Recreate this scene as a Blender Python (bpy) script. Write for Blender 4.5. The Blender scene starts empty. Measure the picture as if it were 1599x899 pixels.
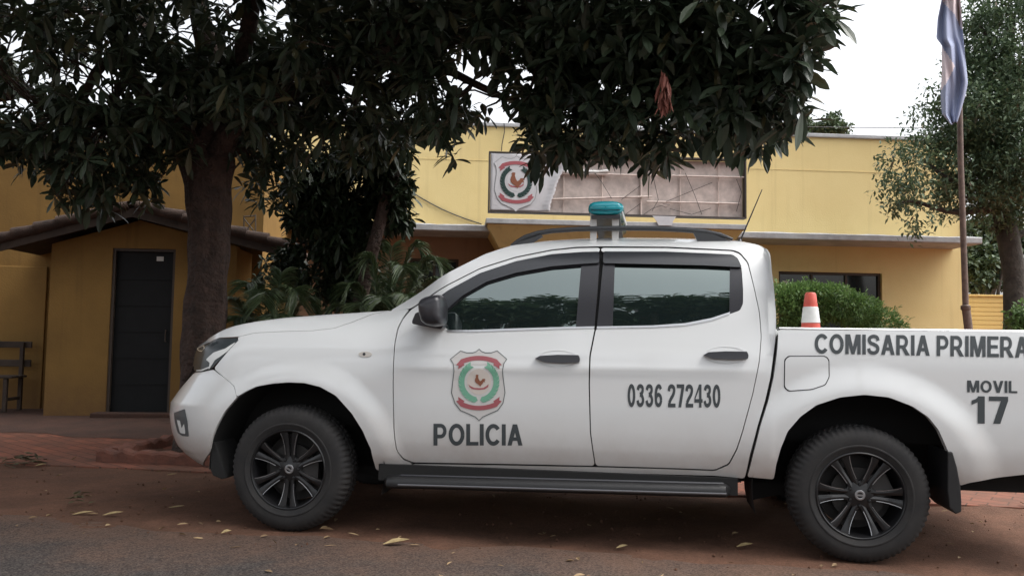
import bpy, math, random
import numpy as np
from mathutils import Vector, Matrix, geometry

random.seed(7)
rng = np.random.default_rng(11)
scene = bpy.context.scene
COL = scene.collection
PI = math.pi

# ------------------------------------------------------------------ camera
F, CX, CY = 1250.0, 799.5, 449.5
CAM_H = 1.2
PITCH, ROLL = math.atan(80 / F), 0.015
R = Matrix.Rotation(PI / 2 + PITCH, 3, 'X') @ Matrix.Rotation(ROLL, 3, 'Z')
CAM = Vector((0, 0, CAM_H))
cam_data = bpy.data.cameras.new('camera')
cam = bpy.data.objects.new('camera', cam_data)
COL.objects.link(cam)
cam_data.sensor_width = 36.0
cam_data.lens = F / 1599.0 * 36.0
cam_data.clip_start, cam_data.clip_end = 0.05, 2000.0
cam.matrix_world = Matrix.Translation(CAM) @ R.to_4x4()
scene.camera = cam

# ------------------------------------------------------------------ sky, sun, exposure
SUN_EL, SUN_AZ = math.radians(60), math.radians(95)      # azimuth clockwise from +Y
world = bpy.data.worlds.new('World')
scene.world = world
world.use_nodes = True
wn = world.node_tree.nodes
wl = world.node_tree.links
bg = wn['Background']
sky = wn.new('ShaderNodeTexSky')
sky.sky_type = 'NISHITA'
sky.sun_disc = False
sky.sun_elevation = SUN_EL
sky.sun_rotation = SUN_AZ
sky.air_density = 1.0
sky.dust_density = 6.0
sky.ozone_density = 1.0
hs = wn.new('ShaderNodeHueSaturation')
hs.inputs['Saturation'].default_value = 0.2
wl.new(sky.outputs[0], hs.inputs['Color'])
wl.new(hs.outputs[0], bg.inputs['Color'])
bg.inputs['Strength'].default_value = 0.15
sun_data = bpy.data.lights.new('sun', 'SUN')
sun_data.energy = 0.5
sun_data.angle = math.radians(55)
sun_data.color = (1.0, 0.95, 0.88)
sun = bpy.data.objects.new('sun', sun_data)
COL.objects.link(sun)
sd = Vector((math.sin(SUN_AZ) * math.cos(SUN_EL), math.cos(SUN_AZ) * math.cos(SUN_EL), math.sin(SUN_EL)))
sun.rotation_euler = sd.to_track_quat('Z', 'Y').to_euler()
sun.location = sd * 30
scene.view_settings.view_transform = 'Standard'
scene.view_settings.look = 'None'
scene.view_settings.exposure = 1.4
scene.view_settings.gamma = 1.0
scene.view_settings.use_curve_mapping = False
scene.cycles.max_bounces = 6
scene.cycles.diffuse_bounces = 3
scene.cycles.transparent_max_bounces = 8
scene.cycles.use_denoising = True

# ------------------------------------------------------------------ helpers
def ray(px, py):
    return R @ Vector(((px - CX) / F, -(py - CY) / F, -1.0))

def at_depth(px, py, y):
    d = ray(px, py)
    return CAM + d * (y / d.y)

def at_ground(px, py, z=0.0):
    d = ray(px, py)
    return CAM + d * ((z - CAM_H) / d.z)

def smooth(a, b, x):
    if a == b:
        return 1.0 if x >= a else 0.0
    t = min(1.0, max(0.0, (x - a) / (b - a)))
    return t * t * (3 - 2 * t)

class Pchip:
    def __init__(s, pts):
        s.x = [p[0] for p in pts]; s.y = [p[1] for p in pts]
        n = len(pts)
        d = [(s.y[i + 1] - s.y[i]) / (s.x[i + 1] - s.x[i]) for i in range(n - 1)]
        m = [0.0] * n
        for i in range(1, n - 1):
            if d[i - 1] * d[i] > 0:
                h0, h1 = s.x[i] - s.x[i - 1], s.x[i + 1] - s.x[i]
                w1, w2 = 2 * h1 + h0, h1 + 2 * h0
                m[i] = (w1 + w2) / (w1 / d[i - 1] + w2 / d[i])
        m[0], m[-1] = d[0], d[-1]
        s.m = m
    def __call__(s, v):
        x, y, m = s.x, s.y, s.m
        if v <= x[0]: return y[0] + m[0] * (v - x[0])
        if v >= x[-1]: return y[-1] + m[-1] * (v - x[-1])
        i = 0
        while v > x[i + 1]: i += 1
        h = x[i + 1] - x[i]; t = (v - x[i]) / h
        return ((2*t**3 - 3*t*t + 1) * y[i] + (t**3 - 2*t*t + t) * h * m[i] + (-2*t**3 + 3*t*t) * y[i + 1] + (t**3 - t*t) * h * m[i + 1])

MATRIX = {}          # object name -> frame matrix of its mesh data

def props(o, label=None, cat=None, group=None, kind=None):
    if label: o['label'] = label
    if cat: o['category'] = cat
    if group: o['group'] = group
    if kind: o['kind'] = kind
    return o

def thing(name, label, cat, M=None, group=None):
    o = bpy.data.objects.new(name, None)
    COL.objects.link(o)
    o.empty_display_size = 0.1
    M = M or Matrix.Identity(4)
    o.matrix_world = M
    MATRIX[o.name] = M.copy()
    return props(o, label, cat, group)

def link_mesh(name, me, parent=None, M=None):
    """Mesh data given in frame M; becomes a child in its parent's frame or a top-level object standing at its own base."""
    M = M or Matrix.Identity(4)
    if parent is not None:
        P = MATRIX[parent.name]
        me.transform(P.inverted() @ M)
        o = bpy.data.objects.new(name, me)
        COL.objects.link(o)
        o.parent = parent
        MATRIX[o.name] = P
    else:
        me.transform(M)
        n = len(me.vertices)
        co = np.empty(n * 3, dtype=np.float32); me.vertices.foreach_get('co', co); co = co.reshape(-1, 3)
        b = Vector(((co[:, 0].min() + co[:, 0].max()) / 2, (co[:, 1].min() + co[:, 1].max()) / 2, co[:, 2].min()))
        b = Vector([float(v) for v in b])
        me.transform(Matrix.Translation(-b))
        o = bpy.data.objects.new(name, me)
        COL.objects.link(o)
        o.location = b
        MATRIX[o.name] = Matrix.Translation(b)
    return o

class MB:
    """collects shapes and links them as ONE mesh"""
    def __init__(s):
        s.v, s.f, s.mi = [], [], []
        s.cur = 0
    def add(s, verts, faces):
        b = len(s.v)
        s.v += [tuple(p) for p in verts]
        s.f += [tuple(b + i for i in f) for f in faces]
        s.mi += [s.cur] * len(faces)
        return s
    def box(s, c, size, rot=None):
        hx, hy, hz = size[0] / 2, size[1] / 2, size[2] / 2
        vs = [Vector((x, y, z)) for x in (-hx, hx) for y in (-hy, hy) for z in (-hz, hz)]
        if rot is not None: vs = [rot @ p for p in vs]
        vs = [p + Vector(c) for p in vs]
        return s.add(vs, [(0, 1, 3, 2), (4, 6, 7, 5), (0, 4, 5, 1), (2, 3, 7, 6), (0, 2, 6, 4), (1, 5, 7, 3)])
    def bx(s, x0, x1, y0, y1, z0, z1):
        return s.box(((x0 + x1) / 2, (y0 + y1) / 2, (z0 + z1) / 2), (abs(x1 - x0), abs(y1 - y0), abs(z1 - z0)))
    def tube(s, pts, radii, n=8, caps=True, squash=1.0):
        pts = [Vector(p) for p in pts]
        if not isinstance(radii, (list, tuple)): radii = [radii] * len(pts)
        vs, fs = [], []
        up = Vector((0, 0, 1))
        pd = None
        for i, p in enumerate(pts):
            d = (pts[min(i + 1, len(pts) - 1)] - pts[max(i - 1, 0)]).normalized()
            if pd is None:
                a = d.cross(up)
                if a.length < 1e-3: a = d.cross(Vector((1, 0, 0)))
                a.normalize()
            else:
                a = (a - d * a.dot(d)).normalized()
            pd = d
            b = d.cross(a)
            for k in range(n):
                t = 2 * PI * k / n
                vs.append(p + (a * math.cos(t) * squash + b * math.sin(t)) * radii[i])
        for i in range(len(pts) - 1):
            for k in range(n):
                fs.append((i * n + k, i * n + (k + 1) % n, (i + 1) * n + (k + 1) % n, (i + 1) * n + k))
        if caps:
            fs.append(tuple(range(n - 1, -1, -1)))
            m = (len(pts) - 1) * n
            fs.append(tuple(m + k for k in range(n)))
        return s.add(vs, fs)
    def lathe(s, prof, n=48, f=None, axis='Y', c=(0, 0, 0), a0=0.0, a1=2 * PI):
        """prof = [(r, h)] round an axis"""
        full = abs(a1 - a0 - 2 * PI) < 1e-6
        m = n if full else n + 1
        vs, fs = [], []
        for j, (r, h) in enumerate(prof):
            for k in range(m):
                t = a0 + (a1 - a0) * k / n
                rr = r if f is None else f(r, j, k)
                if axis == 'Y': p = (rr * math.cos(t), h, rr * math.sin(t))
                else: p = (rr * math.cos(t), rr * math.sin(t), h)
                vs.append((p[0] + c[0], p[1] + c[1], p[2] + c[2]))
        for j in range(len(prof) - 1):
            for k in range(n):
                k2 = (k + 1) % m
                fs.append((j * m + k, j * m + k2, (j + 1) * m + k2, (j + 1) * m + k))
        return s.add(vs, fs)
    def disc(s, r, h, n=32, axis='Y', c=(0, 0, 0)):
        vs = []
        for k in range(n):
            t = 2 * PI * k / n
            p = (r * math.cos(t), h, r * math.sin(t)) if axis == 'Y' else (r * math.cos(t), r * math.sin(t), h)
            vs.append((p[0] + c[0], p[1] + c[1], p[2] + c[2]))
        return s.add(vs, [tuple(range(n))])
    def prism(s, poly, fa, fb):
        """poly of 2-D points; fa, fb map a point to 3-D for the two end faces"""
        n = len(poly)
        vs = [fa(*p) for p in poly] + [fb(*p) for p in poly]
        fs = [tuple(range(n)), tuple(range(2 * n - 1, n - 1, -1))]
        fs += [(i, i + n, (i + 1) % n + n, (i + 1) % n) for i in range(n)]
        return s.add(vs, fs)
    def grid(s, rows, flip=False):
        n = len(rows[0]); vs = [p for r in rows for p in r]; fs = []
        for i in range(len(rows) - 1):
            for j in range(n - 1):
                q = (i * n + j, i * n + j + 1, (i + 1) * n + j + 1, (i + 1) * n + j)
                fs.append(q[::-1] if flip else q)
        return s.add(vs, fs)
    def build(s, name, mat, parent=None, M=None, sm=True, ang=35, bevel=0, fixn=True):
        me = bpy.data.meshes.new(name)
        me.from_pydata(s.v, [], s.f)
        mats = mat if isinstance(mat, (list, tuple)) else [mat]
        for m in mats: me.materials.append(m)
        if len(mats) > 1:
            me.polygons.foreach_set('material_index', s.mi)
        if fixn:
            import bmesh
            b = bmesh.new(); b.from_mesh(me)
            bmesh.ops.recalc_face_normals(b, faces=b.faces)
            b.to_mesh(me); b.free()
        if sm:
            me.shade_smooth()
            me.set_sharp_from_angle(angle=math.radians(ang))
        o = link_mesh(name, me, parent, M)
        if bevel:
            md = o.modifiers.new('bevel', 'BEVEL'); md.width = bevel; md.segments = 2; md.limit_method = 'ANGLE'
        return o

def quads_mesh(name, verts, faces, mats, tint=None, fmat=None, parent=None, M=None, smooth_=False):
    """fast numpy mesh of quads"""
    me = bpy.data.meshes.new(name)
    nv, nf = len(verts), len(faces)
    me.vertices.add(nv); me.loops.add(nf * 4); me.polygons.add(nf)
    me.vertices.foreach_set('co', np.ascontiguousarray(verts, dtype=np.float32).ravel())
    me.loops.foreach_set('vertex_index', np.ascontiguousarray(faces, dtype=np.int32).ravel())
    me.polygons.foreach_set('loop_start', np.arange(0, nf * 4, 4, dtype=np.int32))
    me.polygons.foreach_set('use_smooth', np.full(nf, smooth_, dtype=bool))
    for m in mats: me.materials.append(m)
    if fmat is not None: me.polygons.foreach_set('material_index', np.asarray(fmat, dtype=np.int32))
    me.update(calc_edges=True)
    if tint is not None:
        a = me.attributes.new('tint', 'FLOAT', 'FACE')
        a.data.foreach_set('value', np.asarray(tint, dtype=np.float32))
    return link_mesh(name, me, parent, M)

# ------------------------------------------------------------------ materials
def new_mat(name):
    m = bpy.data.materials.new(name); m.use_nodes = True
    nt = m.node_tree
    return m, nt, nt.nodes['Principled BSDF']

def simple(name, col, rough=0.5, metal=0.0, coat=0.0, spec=0.5, emit=None, var=0.0, vscale=6.0, bump=0.0, bscale=60.0, col2=None):
    m, nt, b = new_mat(name)
    b.inputs['Base Color'].default_value = (*col, 1)
    b.inputs['Roughness'].default_value = rough
    b.inputs['Metallic'].default_value = metal
    b.inputs['Coat Weight'].default_value = coat
    b.inputs['Coat Roughness'].default_value = 0.08
    b.inputs['Specular IOR Level'].default_value = spec
    N, L = nt.nodes, nt.links
    tc = N.new('ShaderNodeTexCoord')
    if var or col2:
        nz = N.new('ShaderNodeTexNoise'); nz.inputs['Scale'].default_value = vscale; nz.inputs['Detail'].default_value = 6; nz.inputs['Roughness'].default_value = 0.65
        L.new(tc.outputs['Object'], nz.inputs['Vector'])
        rp = N.new('ShaderNodeValToRGB')
        c2 = col2 or tuple(c * (1 - var) for c in col)
        c1 = col if col2 else tuple(min(1, c * (1 + var * 0.5)) for c in col)
        rp.color_ramp.elements[0].position = 0.3; rp.color_ramp.elements[0].color = (*c2, 1)
        rp.color_ramp.elements[1].position = 0.7; rp.color_ramp.elements[1].color = (*c1, 1)
        L.new(nz.outputs[0], rp.inputs[0]); L.new(rp.outputs[0], b.inputs['Base Color'])
    if bump:
        nb = N.new('ShaderNodeTexNoise'); nb.inputs['Scale'].default_value = bscale; nb.inputs['Detail'].default_value = 4
        L.new(tc.outputs['Object'], nb.inputs['Vector'])
        bp = N.new('ShaderNodeBump'); bp.inputs['Strength'].default_value = bump; bp.inputs['Distance'].default_value = 0.02
        L.new(nb.outputs[0], bp.inputs['Height']); L.new(bp.outputs[0], b.inputs['Normal'])
    return m

def leaf_mat(name, c_dark, c_light, rough=0.45, transl=0.25, c_odd=None, spec=0.5):
    m, nt, b = new_mat(name)
    N, L = nt.nodes, nt.links
    at = N.new('ShaderNodeAttribute'); at.attribute_name = 'tint'
    rp = N.new('ShaderNodeValToRGB')
    e = rp.color_ramp.elements
    e[0].color = (*c_dark, 1); e[1].color = (*c_light, 1); e[1].position = 0.96
    if c_odd:
        q = e.new(0.985); q.color = (*c_odd, 1)
    L.new(at.outputs['Fac'], rp.inputs[0])
    L.new(rp.outputs[0], b.inputs['Base Color'])
    b.inputs['Roughness'].default_value = rough
    b.inputs['Specular IOR Level'].default_value = spec
    tr = N.new('ShaderNodeBsdfTranslucent'); L.new(rp.outputs[0], tr.inputs['Color'])
    mx = N.new('ShaderNodeMixShader'); mx.inputs[0].default_value = transl
    L.new(b.outputs[0], mx.inputs[1]); L.new(tr.outputs[0], mx.inputs[2])
    L.new(mx.outputs[0], N['Material Output'].inputs['Surface'])
    return m

def plaster(name, base, stain, dark, rough=0.85):
    """painted masonry with blotches, vertical rain streaks and rubbed patches"""
    m, nt, b = new_mat(name)
    N, L = nt.nodes, nt.links
    tc = N.new('ShaderNodeTexCoord')
    n1 = N.new('ShaderNodeTexNoise'); n1.inputs['Scale'].default_value = 0.9; n1.inputs['Detail'].default_value = 8; n1.inputs['Roughness'].default_value = 0.6
    L.new(tc.outputs['Object'], n1.inputs['Vector'])
    r1 = N.new('ShaderNodeValToRGB')
    r1.color_ramp.elements[0].position = 0.32; r1.color_ramp.elements[0].color = (*stain, 1)
    r1.color_ramp.elements[1].position = 0.62; r1.color_ramp.elements[1].color = (*base, 1)
    L.new(n1.outputs[0], r1.inputs[0])
    mp = N.new('ShaderNodeMapping'); mp.inputs['Scale'].default_value = (7.0, 7.0, 0.3)
    L.new(tc.outputs['Object'], mp.inputs['Vector'])
    n2 = N.new('ShaderNodeTexNoise'); n2.inputs['Scale'].default_value = 1.3; n2.inputs['Detail'].default_value = 7
    L.new(mp.outputs[0], n2.inputs['Vector'])
    r2 = N.new('ShaderNodeValToRGB')
    r2.color_ramp.elements[0].position = 0.56; r2.color_ramp.elements[0].color = (0, 0, 0, 1)
    r2.color_ramp.elements[1].position = 0.8; r2.color_ramp.elements[1].color = (0.42, 0.42, 0.42, 1)
    L.new(n2.outputs[0], r2.inputs[0])
    mx = N.new('ShaderNodeMixRGB'); mx.inputs['Color2'].default_value = (*dark, 1)
    L.new(r2.outputs[0], mx.inputs['Fac']); L.new(r1.outputs[0], mx.inputs['Color1'])
    sx = N.new('ShaderNodeSeparateXYZ'); L.new(tc.outputs['Object'], sx.inputs[0])
    sp_ = N.new('ShaderNodeMapRange'); sp_.inputs['From Min'].default_value = 0.75; sp_.inputs['From Max'].default_value = 0.1; sp_.inputs['To Min'].default_value = 0.0; sp_.inputs['To Max'].default_value = 1.1
    L.new(sx.outputs['Z'], sp_.inputs['Value'])
    nm = N.new('ShaderNodeTexNoise'); nm.inputs['Scale'].default_value = 6; nm.inputs['Detail'].default_value = 9; nm.inputs['Roughness'].default_value = 0.75
    L.new(tc.outputs['Object'], nm.inputs['Vector'])
    ml = N.new('ShaderNodeMath'); ml.operation = 'MULTIPLY'; L.new(sp_.outputs[0], ml.inputs[0]); L.new(nm.outputs[0], ml.inputs[1])
    mz = N.new('ShaderNodeMixRGB'); mz.inputs['Color2'].default_value = (0.10, 0.05, 0.03, 1)
    L.new(ml.outputs[0], mz.inputs['Fac']); L.new(mx.outputs[0], mz.inputs['Color1'])
    # small chips and scuffs
    ch = N.new('ShaderNodeTexNoise'); ch.inputs['Scale'].default_value = 14; ch.inputs['Detail'].default_value = 6; ch.inputs['Roughness'].default_value = 0.7
    L.new(tc.outputs['Object'], ch.inputs['Vector'])
    cr_ = N.new('ShaderNodeValToRGB'); cr_.color_ramp.elements[0].position = 0.68; cr_.color_ramp.elements[0].color = (0, 0, 0, 1); cr_.color_ramp.elements[1].position = 0.74; cr_.color_ramp.elements[1].color = (0.55, 0.55, 0.55, 1)
    L.new(ch.outputs[0], cr_.inputs[0])
    mc = N.new('ShaderNodeMixRGB'); mc.inputs['Color2'].default_value = (*dark, 1); L.new(cr_.outputs[0], mc.inputs['Fac']); L.new(mz.outputs[0], mc.inputs['Color1'])
    L.new(mc.outputs[0], b.inputs['Base Color'])
    b.inputs['Roughness'].default_value = rough
    b.inputs['Specular IOR Level'].default_value = 0.25
    n3 = N.new('ShaderNodeTexNoise'); n3.inputs['Scale'].default_value = 45; n3.inputs['Detail'].default_value = 5
    L.new(tc.outputs['Object'], n3.inputs['Vector'])
    bp = N.new('ShaderNodeBump'); bp.inputs['Strength'].default_value = 0.25; bp.inputs['Distance'].default_value = 0.01
    L.new(n3.outputs[0], bp.inputs['Height']); L.new(bp.outputs[0], b.inputs['Normal'])
    return m
# ------------------------------------------------------------------ frames
G1, G2 = at_ground(450, 832), at_ground(1345, 882)         # where the near wheels meet the ground
WB = (G2 - G1).length
TU = (G2 - G1).normalized()
T_ANG = math.atan2(TU.y, TU.x)
TM = Matrix.Translation(Vector((G1.x, G1.y, 0)) - Vector((-TU.y, TU.x, 0)) * 0.02) @ Matrix.Rotation(T_ANG, 4, 'Z')   # u along the truck, w away from us, z up
TMI = TM.inverted()
def t_ground(u, w, z=0.0): return TM @ Vector((u, w, z))
B_ANG = math.atan(0.069)
BM = Matrix.Translation((0, 14.0, 0)) @ Matrix.Rotation(B_ANG, 4, 'Z')          # s along the facade, d inward, z up
BMI = BM.inverted()
def b_px(px, py, d):
    """(s, z) where the sight line through a measured point meets the plane d of the building's frame"""
    o = BMI @ CAM; r = BMI.to_3x3() @ ray(px, py)
    t = (d - o.y) / r.y
    p = o + r * t
    return p.x, p.z

BASE_Z = 0.16
def ground_z(w):            # the pavement rises gently from the verge to the building
    if w <= 1.75: return 0.0
    return 0.035 + (BASE_Z - 0.035) * min(1.0, (w - 1.75) / 4.6)

# ------------------------------------------------------------------ setting materials
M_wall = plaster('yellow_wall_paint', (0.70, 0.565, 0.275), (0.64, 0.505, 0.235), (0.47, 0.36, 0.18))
M_wall_old_shade = plaster('weathered_yellow_with_shade', (0.24, 0.14, 0.042), (0.17, 0.098, 0.030), (0.085, 0.05, 0.022))  # old yellow paint, with the canopy's shade also put into its colour
M_wall_low_shade = plaster('brown_lower_wall_with_shade', (0.30, 0.19, 0.12), (0.24, 0.15, 0.10), (0.14, 0.09, 0.065))  # brown tone that holds the shade under the ledge
M_slab = simple('grey_slab_paint', (0.40, 0.41, 0.42), 0.8, var=0.3, vscale=3, bump=0.2, bscale=30)
M_soffit = simple('soffit_concrete', (0.26, 0.22, 0.17), 0.9, var=0.3, vscale=3)
M_roofmetal = simple('grey_roof_sheet', (0.36, 0.38, 0.40), 0.5, var=0.2)
M_dark = simple('dark_opening', (0.012, 0.013, 0.014), 0.35)
M_doormetal = simple('black_metal_door', (0.006, 0.007, 0.008), 0.6, spec=0.25, var=0.35, vscale=5)
M_frame = simple('dark_brown_frame', (0.05, 0.035, 0.025), 0.6)
M_pane = simple('tinted_pane', (0.012, 0.016, 0.018), 0.08, spec=0.6)
M_tile = simple('old_clay_tile', (0.055, 0.033, 0.024), 0.9, var=0.6, vscale=9, bump=0.4)
M_timber = simple('old_timber', (0.045, 0.030, 0.022), 0.85, var=0.5, vscale=8)
M_white = simple('white_paint_trim', (0.7, 0.7, 0.68), 0.6, var=0.15)
M_sticker = simple('paper_sticker', (0.62, 0.62, 0.6), 0.7)
M_wire = simple('black_cable', (0.02, 0.02, 0.02), 0.6)

# ------------------------------------------------------------------ ground, road, pavement
def ground_mat():
    m, nt, b = new_mat('red_dirt')
    N, L = nt.nodes, nt.links
    tc = N.new('ShaderNodeTexCoord')
    n1 = N.new('ShaderNodeTexNoise'); n1.inputs['Scale'].default_value = 1.6; n1.inputs['Detail'].default_value = 9; n1.inputs['Roughness'].default_value = 0.7
    L.new(tc.outputs['Object'], n1.inputs['Vector'])
    r1 = N.new('ShaderNodeValToRGB'); e = r1.color_ramp.elements
    e[0].position = 0.25; e[0].color = (0.072, 0.042, 0.030, 1)
    e[1].position = 0.75; e[1].color = (0.17, 0.088, 0.058, 1)
    L.new(n1.outputs[0], r1.inputs[0])
    n2 = N.new('ShaderNodeTexNoise'); n2.inputs['Scale'].default_value = 55; n2.inputs['Detail'].default_value = 5; n2.inputs['Roughness'].default_value = 0.8
    L.new(tc.outputs['Object'], n2.inputs['Vector'])
    mx = N.new('ShaderNodeMixRGB'); mx.blend_type = 'OVERLAY'; mx.inputs[0].default_value = 0.75
    L.new(r1.outputs[0], mx.inputs[1]); L.new(n2.outputs[0], mx.inputs[2])
    L.new(mx.outputs[0], b.inputs['Base Color'])
    b.inputs['Roughness'].default_value = 0.95; b.inputs['Specular IOR Level'].default_value = 0.15
    bp = N.new('ShaderNodeBump'); bp.inputs['Strength'].default_value = 0.7; bp.inputs['Distance'].default_value = 0.02
    ad = N.new('ShaderNodeMath'); ad.operation = 'ADD'
    L.new(n1.outputs[0], ad.inputs[0]); L.new(n2.outputs[0], ad.inputs[1]); L.new(ad.outputs[0], bp.inputs['Height'])
    L.new(bp.outputs[0], b.inputs['Normal'])
    return m
M_ground = ground_mat()

def road_mat():
    """asphalt; red dust lies along its edge (y = 0 of the mesh is the edge)"""
    m, nt, b = new_mat('dusty_asphalt')
    N, L = nt.nodes, nt.links
    tc = N.new('ShaderNodeTexCoord')
    n2 = N.new('ShaderNodeTexNoise'); n2.inputs['Scale'].default_value = 60; n2.inputs['Detail'].default_value = 6; n2.inputs['Roughness'].default_value = 0.9
    L.new(tc.outputs['Object'], n2.inputs['Vector'])
    r2 = N.new('ShaderNodeValToRGB'); e = r2.color_ramp.elements
    e[0].position = 0.3; e[0].color = (0.016, 0.0145, 0.014, 1); e[1].position = 0.72; e[1].color = (0.080, 0.068, 0.063, 1)
    g2 = N.new('ShaderNodeTexVoronoi'); g2.inputs['Scale'].default_value = 130; g2.inputs['Randomness'].default_value = 1.0
    L.new(tc.outputs['Object'], g2.inputs['Vector'])
    gm = N.new('ShaderNodeSeparateColor'); L.new(g2.outputs['Color'], gm.inputs[0])
    ga_ = N.new('ShaderNodeMixRGB'); ga_.inputs[0].default_value = 0.45; L.new(n2.outputs[0], ga_.inputs[1]); L.new(gm.outputs[0], ga_.inputs[2])
    L.new(ga_.outputs[0], r2.inputs[0])
    at = N.new('ShaderNodeAttribute'); at.attribute_name = 'edge'
    n1 = N.new('ShaderNodeTexNoise'); n1.inputs['Scale'].default_value = 2.2; n1.inputs['Detail'].default_value = 9; n1.inputs['Roughness'].default_value = 0.72
    L.new(tc.outputs['Object'], n1.inputs['Vector'])
    # dust amount = noise - distance from the edge
    ma = N.new('ShaderNodeMath'); ma.operation = 'MULTIPLY_ADD'; ma.inputs[1].default_value = 1.3
    L.new(n1.outputs[0], ma.inputs[0])
    mm = N.new('ShaderNodeMath'); mm.operation = 'MULTIPLY'; mm.inputs[1].default_value = -0.55
    L.new(at.outputs['Fac'], mm.inputs[0]); L.new(mm.outputs[0], ma.inputs[2])
    rr = N.new('ShaderNodeValToRGB'); q = rr.color_ramp.elements
    q[0].position = 0.12; q[0].color = (0, 0, 0, 1); q[1].position = 0.72; q[1].color = (0.85, 0.85, 0.85, 1)
    L.new(ma.outputs[0], rr.inputs[0])
    dust = N.new('ShaderNodeMixRGB'); dust.blend_type = 'OVERLAY'; dust.inputs[0].default_value = 0.7
    dust.inputs[1].default_value = (0.115, 0.069, 0.049, 1); L.new(ga_.outputs[0], dust.inputs[2])
    mx = N.new('ShaderNodeMixRGB'); L.new(rr.outputs[0], mx.inputs[0]); L.new(r2.outputs[0], mx.inputs[1]); L.new(dust.outputs[0], mx.inputs[2])
    L.new(mx.outputs[0], b.inputs['Base Color'])
    b.inputs['Roughness'].default_value = 0.92; b.inputs['Specular IOR Level'].default_value = 0.2
    bp = N.new('ShaderNodeBump'); bp.inputs['Strength'].default_value = 0.5; bp.inputs['Distance'].default_value = 0.008
    L.new(n2.outputs[0], bp.inputs['Height']); L.new(bp.outputs[0], b.inputs['Normal'])
    return m
M_road = road_mat()

def brick_mat():
    m, nt, b = new_mat('red_paving_brick')
    N, L = nt.nodes, nt.links
    tc = N.new('ShaderNodeTexCoord')
    mp = N.new('ShaderNodeMapping'); mp.inputs['Rotation'].default_value = (0, 0, math.radians(38))
    L.new(tc.outputs['Object'], mp.inputs['Vector'])
    br = N.new('ShaderNodeTexBrick'); br.inputs['Scale'].default_value = 1.0
    br.inputs['Brick Width'].default_value = 0.24; br.inputs['Row Height'].default_value = 0.12
    br.inputs['Mortar Size'].default_value = 0.006; br.inputs['Mortar Smooth'].default_value = 0.3
    br.inputs['Color1'].default_value = (0.26, 0.095, 0.06, 1); br.inputs['Color2'].default_value = (0.19, 0.075, 0.05, 1)
    br.inputs['Mortar'].default_value = (0.055, 0.035, 0.027, 1)
    L.new(mp.outputs[0], br.inputs['Vector'])
    n1 = N.new('ShaderNodeTexNoise'); n1.inputs['Scale'].default_value = 1.1; n1.inputs['Detail'].default_value = 8; n1.inputs['Roughness'].default_value = 0.7
    L.new(tc.outputs['Object'], n1.inputs['Vector'])
    r1 = N.new('ShaderNodeValToRGB'); r1.color_ramp.elements[0].position = 0.42; r1.color_ramp.elements[1].position = 0.68
    L.new(n1.outputs[0], r1.inputs[0])
    mx = N.new('ShaderNodeMixRGB'); L.new(r1.outputs[0], mx.inputs[0]); mx.inputs[2].default_value = (0.10, 0.058, 0.042, 1)
    L.new(br.outputs[0], mx.inputs[1]); L.new(mx.outputs[0], b.inputs['Base Color'])
    b.inputs['Roughness'].default_value = 0.9; b.inputs['Specular IOR Level'].default_value = 0.2
    bp = N.new('ShaderNodeBump'); bp.inputs['Strength'].default_value = 0.5; bp.inputs['Distance'].default_value = 0.01
    L.new(br.outputs['Fac'], bp.inputs['Height']); bp.invert = True
    L.new(bp.outputs[0], b.inputs['Normal'])
    return m
M_brick = brick_mat()

g = MB(); g.add([(-400, -400, -0.004), (400, -400, -0.004), (400, 400, -0.004), (-400, 400, -0.004)], [(0, 1, 2, 3)])
props(g.build('ground', M_ground, fixn=False), kind='structure')

# lumpy dirt verge between asphalt and pavement, part of the ground
us = np.linspace(-9, 13, 260); ws = np.linspace(-0.75, 1.95, 46)
rows = []
def wob(a, b, s):  return math.sin(a * 2.1 + s) * math.cos(b * 1.7 - s) + 0.6 * math.sin(a * 5.3 + b * 3.1 + s * 2) + 0.35 * math.sin(a * 11.7 - b * 9.1 + s)
for w in ws:
    row = []
    for u in us:
        fade = smooth(-0.75, 0.1, w) * (1 - smooth(1.7, 1.95, w))
        z = 0.0 + 0.010 * fade * (1.0 + wob(u, w, 1.3)) + 0.004 * fade * wob(u * 4, w * 4, 0.4)
        if w > 1.6: z += 0.03 * smooth(1.6, 1.9, w)
        for cu in (0.0, WB):
            z *= 1 - 0.9 * math.exp(-((u - cu) / 0.28) ** 2 - ((w - 0.15) / 0.3) ** 2)
        row.append((u, w, z - 0.003 * (1 - fade)))
    rows.append(row)
v = MB(); v.grid(rows)
props(v.build('dirt_verge', M_ground, M=TM, fixn=False), kind='structure')

# road
rows = []; edge_vals = []
for u in np.linspace(-60, 60, 601):
    e = -0.10 + 0.05 * math.sin(u * 1.3) + 0.035 * math.sin(u * 4.1 + 1) + 0.02 * math.sin(u * 9.7) + random.uniform(-0.012, 0.012) + (0.22 * smooth(0.0, -2.2, u) if u < 0 else 0)
    rows.append([(u, e, 0.0085), (u, e - 0.03, 0.012), (u, e - 0.5, 0.014), (u, e - 1.2, 0.014), (u, e - 7.5, 0.014)])
    edge_vals += [0, 0.03, 0.5, 1.2, 7.5]
rd = MB(); rd.grid(rows)
ro = rd.build('road', M_road, M=TM, fixn=False)
at_ = ro.data.attributes.new('edge', 'FLOAT', 'POINT'); at_.data.foreach_set('value', np.array(edge_vals, dtype=np.float32))
props(ro, kind='structure')

pv = MB(); rows = []
for u in np.linspace(-40, 60, 101):
    rows.append([(u, 1.75, -0.002), (u, 1.752, 0.035)] + [(u, w, ground_z(w)) for w in (3.0, 5.0, 6.35, 12, 40)])
pv.grid(rows)
props(pv.build('pavement', M_brick, M=TM, fixn=False), kind='structure')
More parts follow.
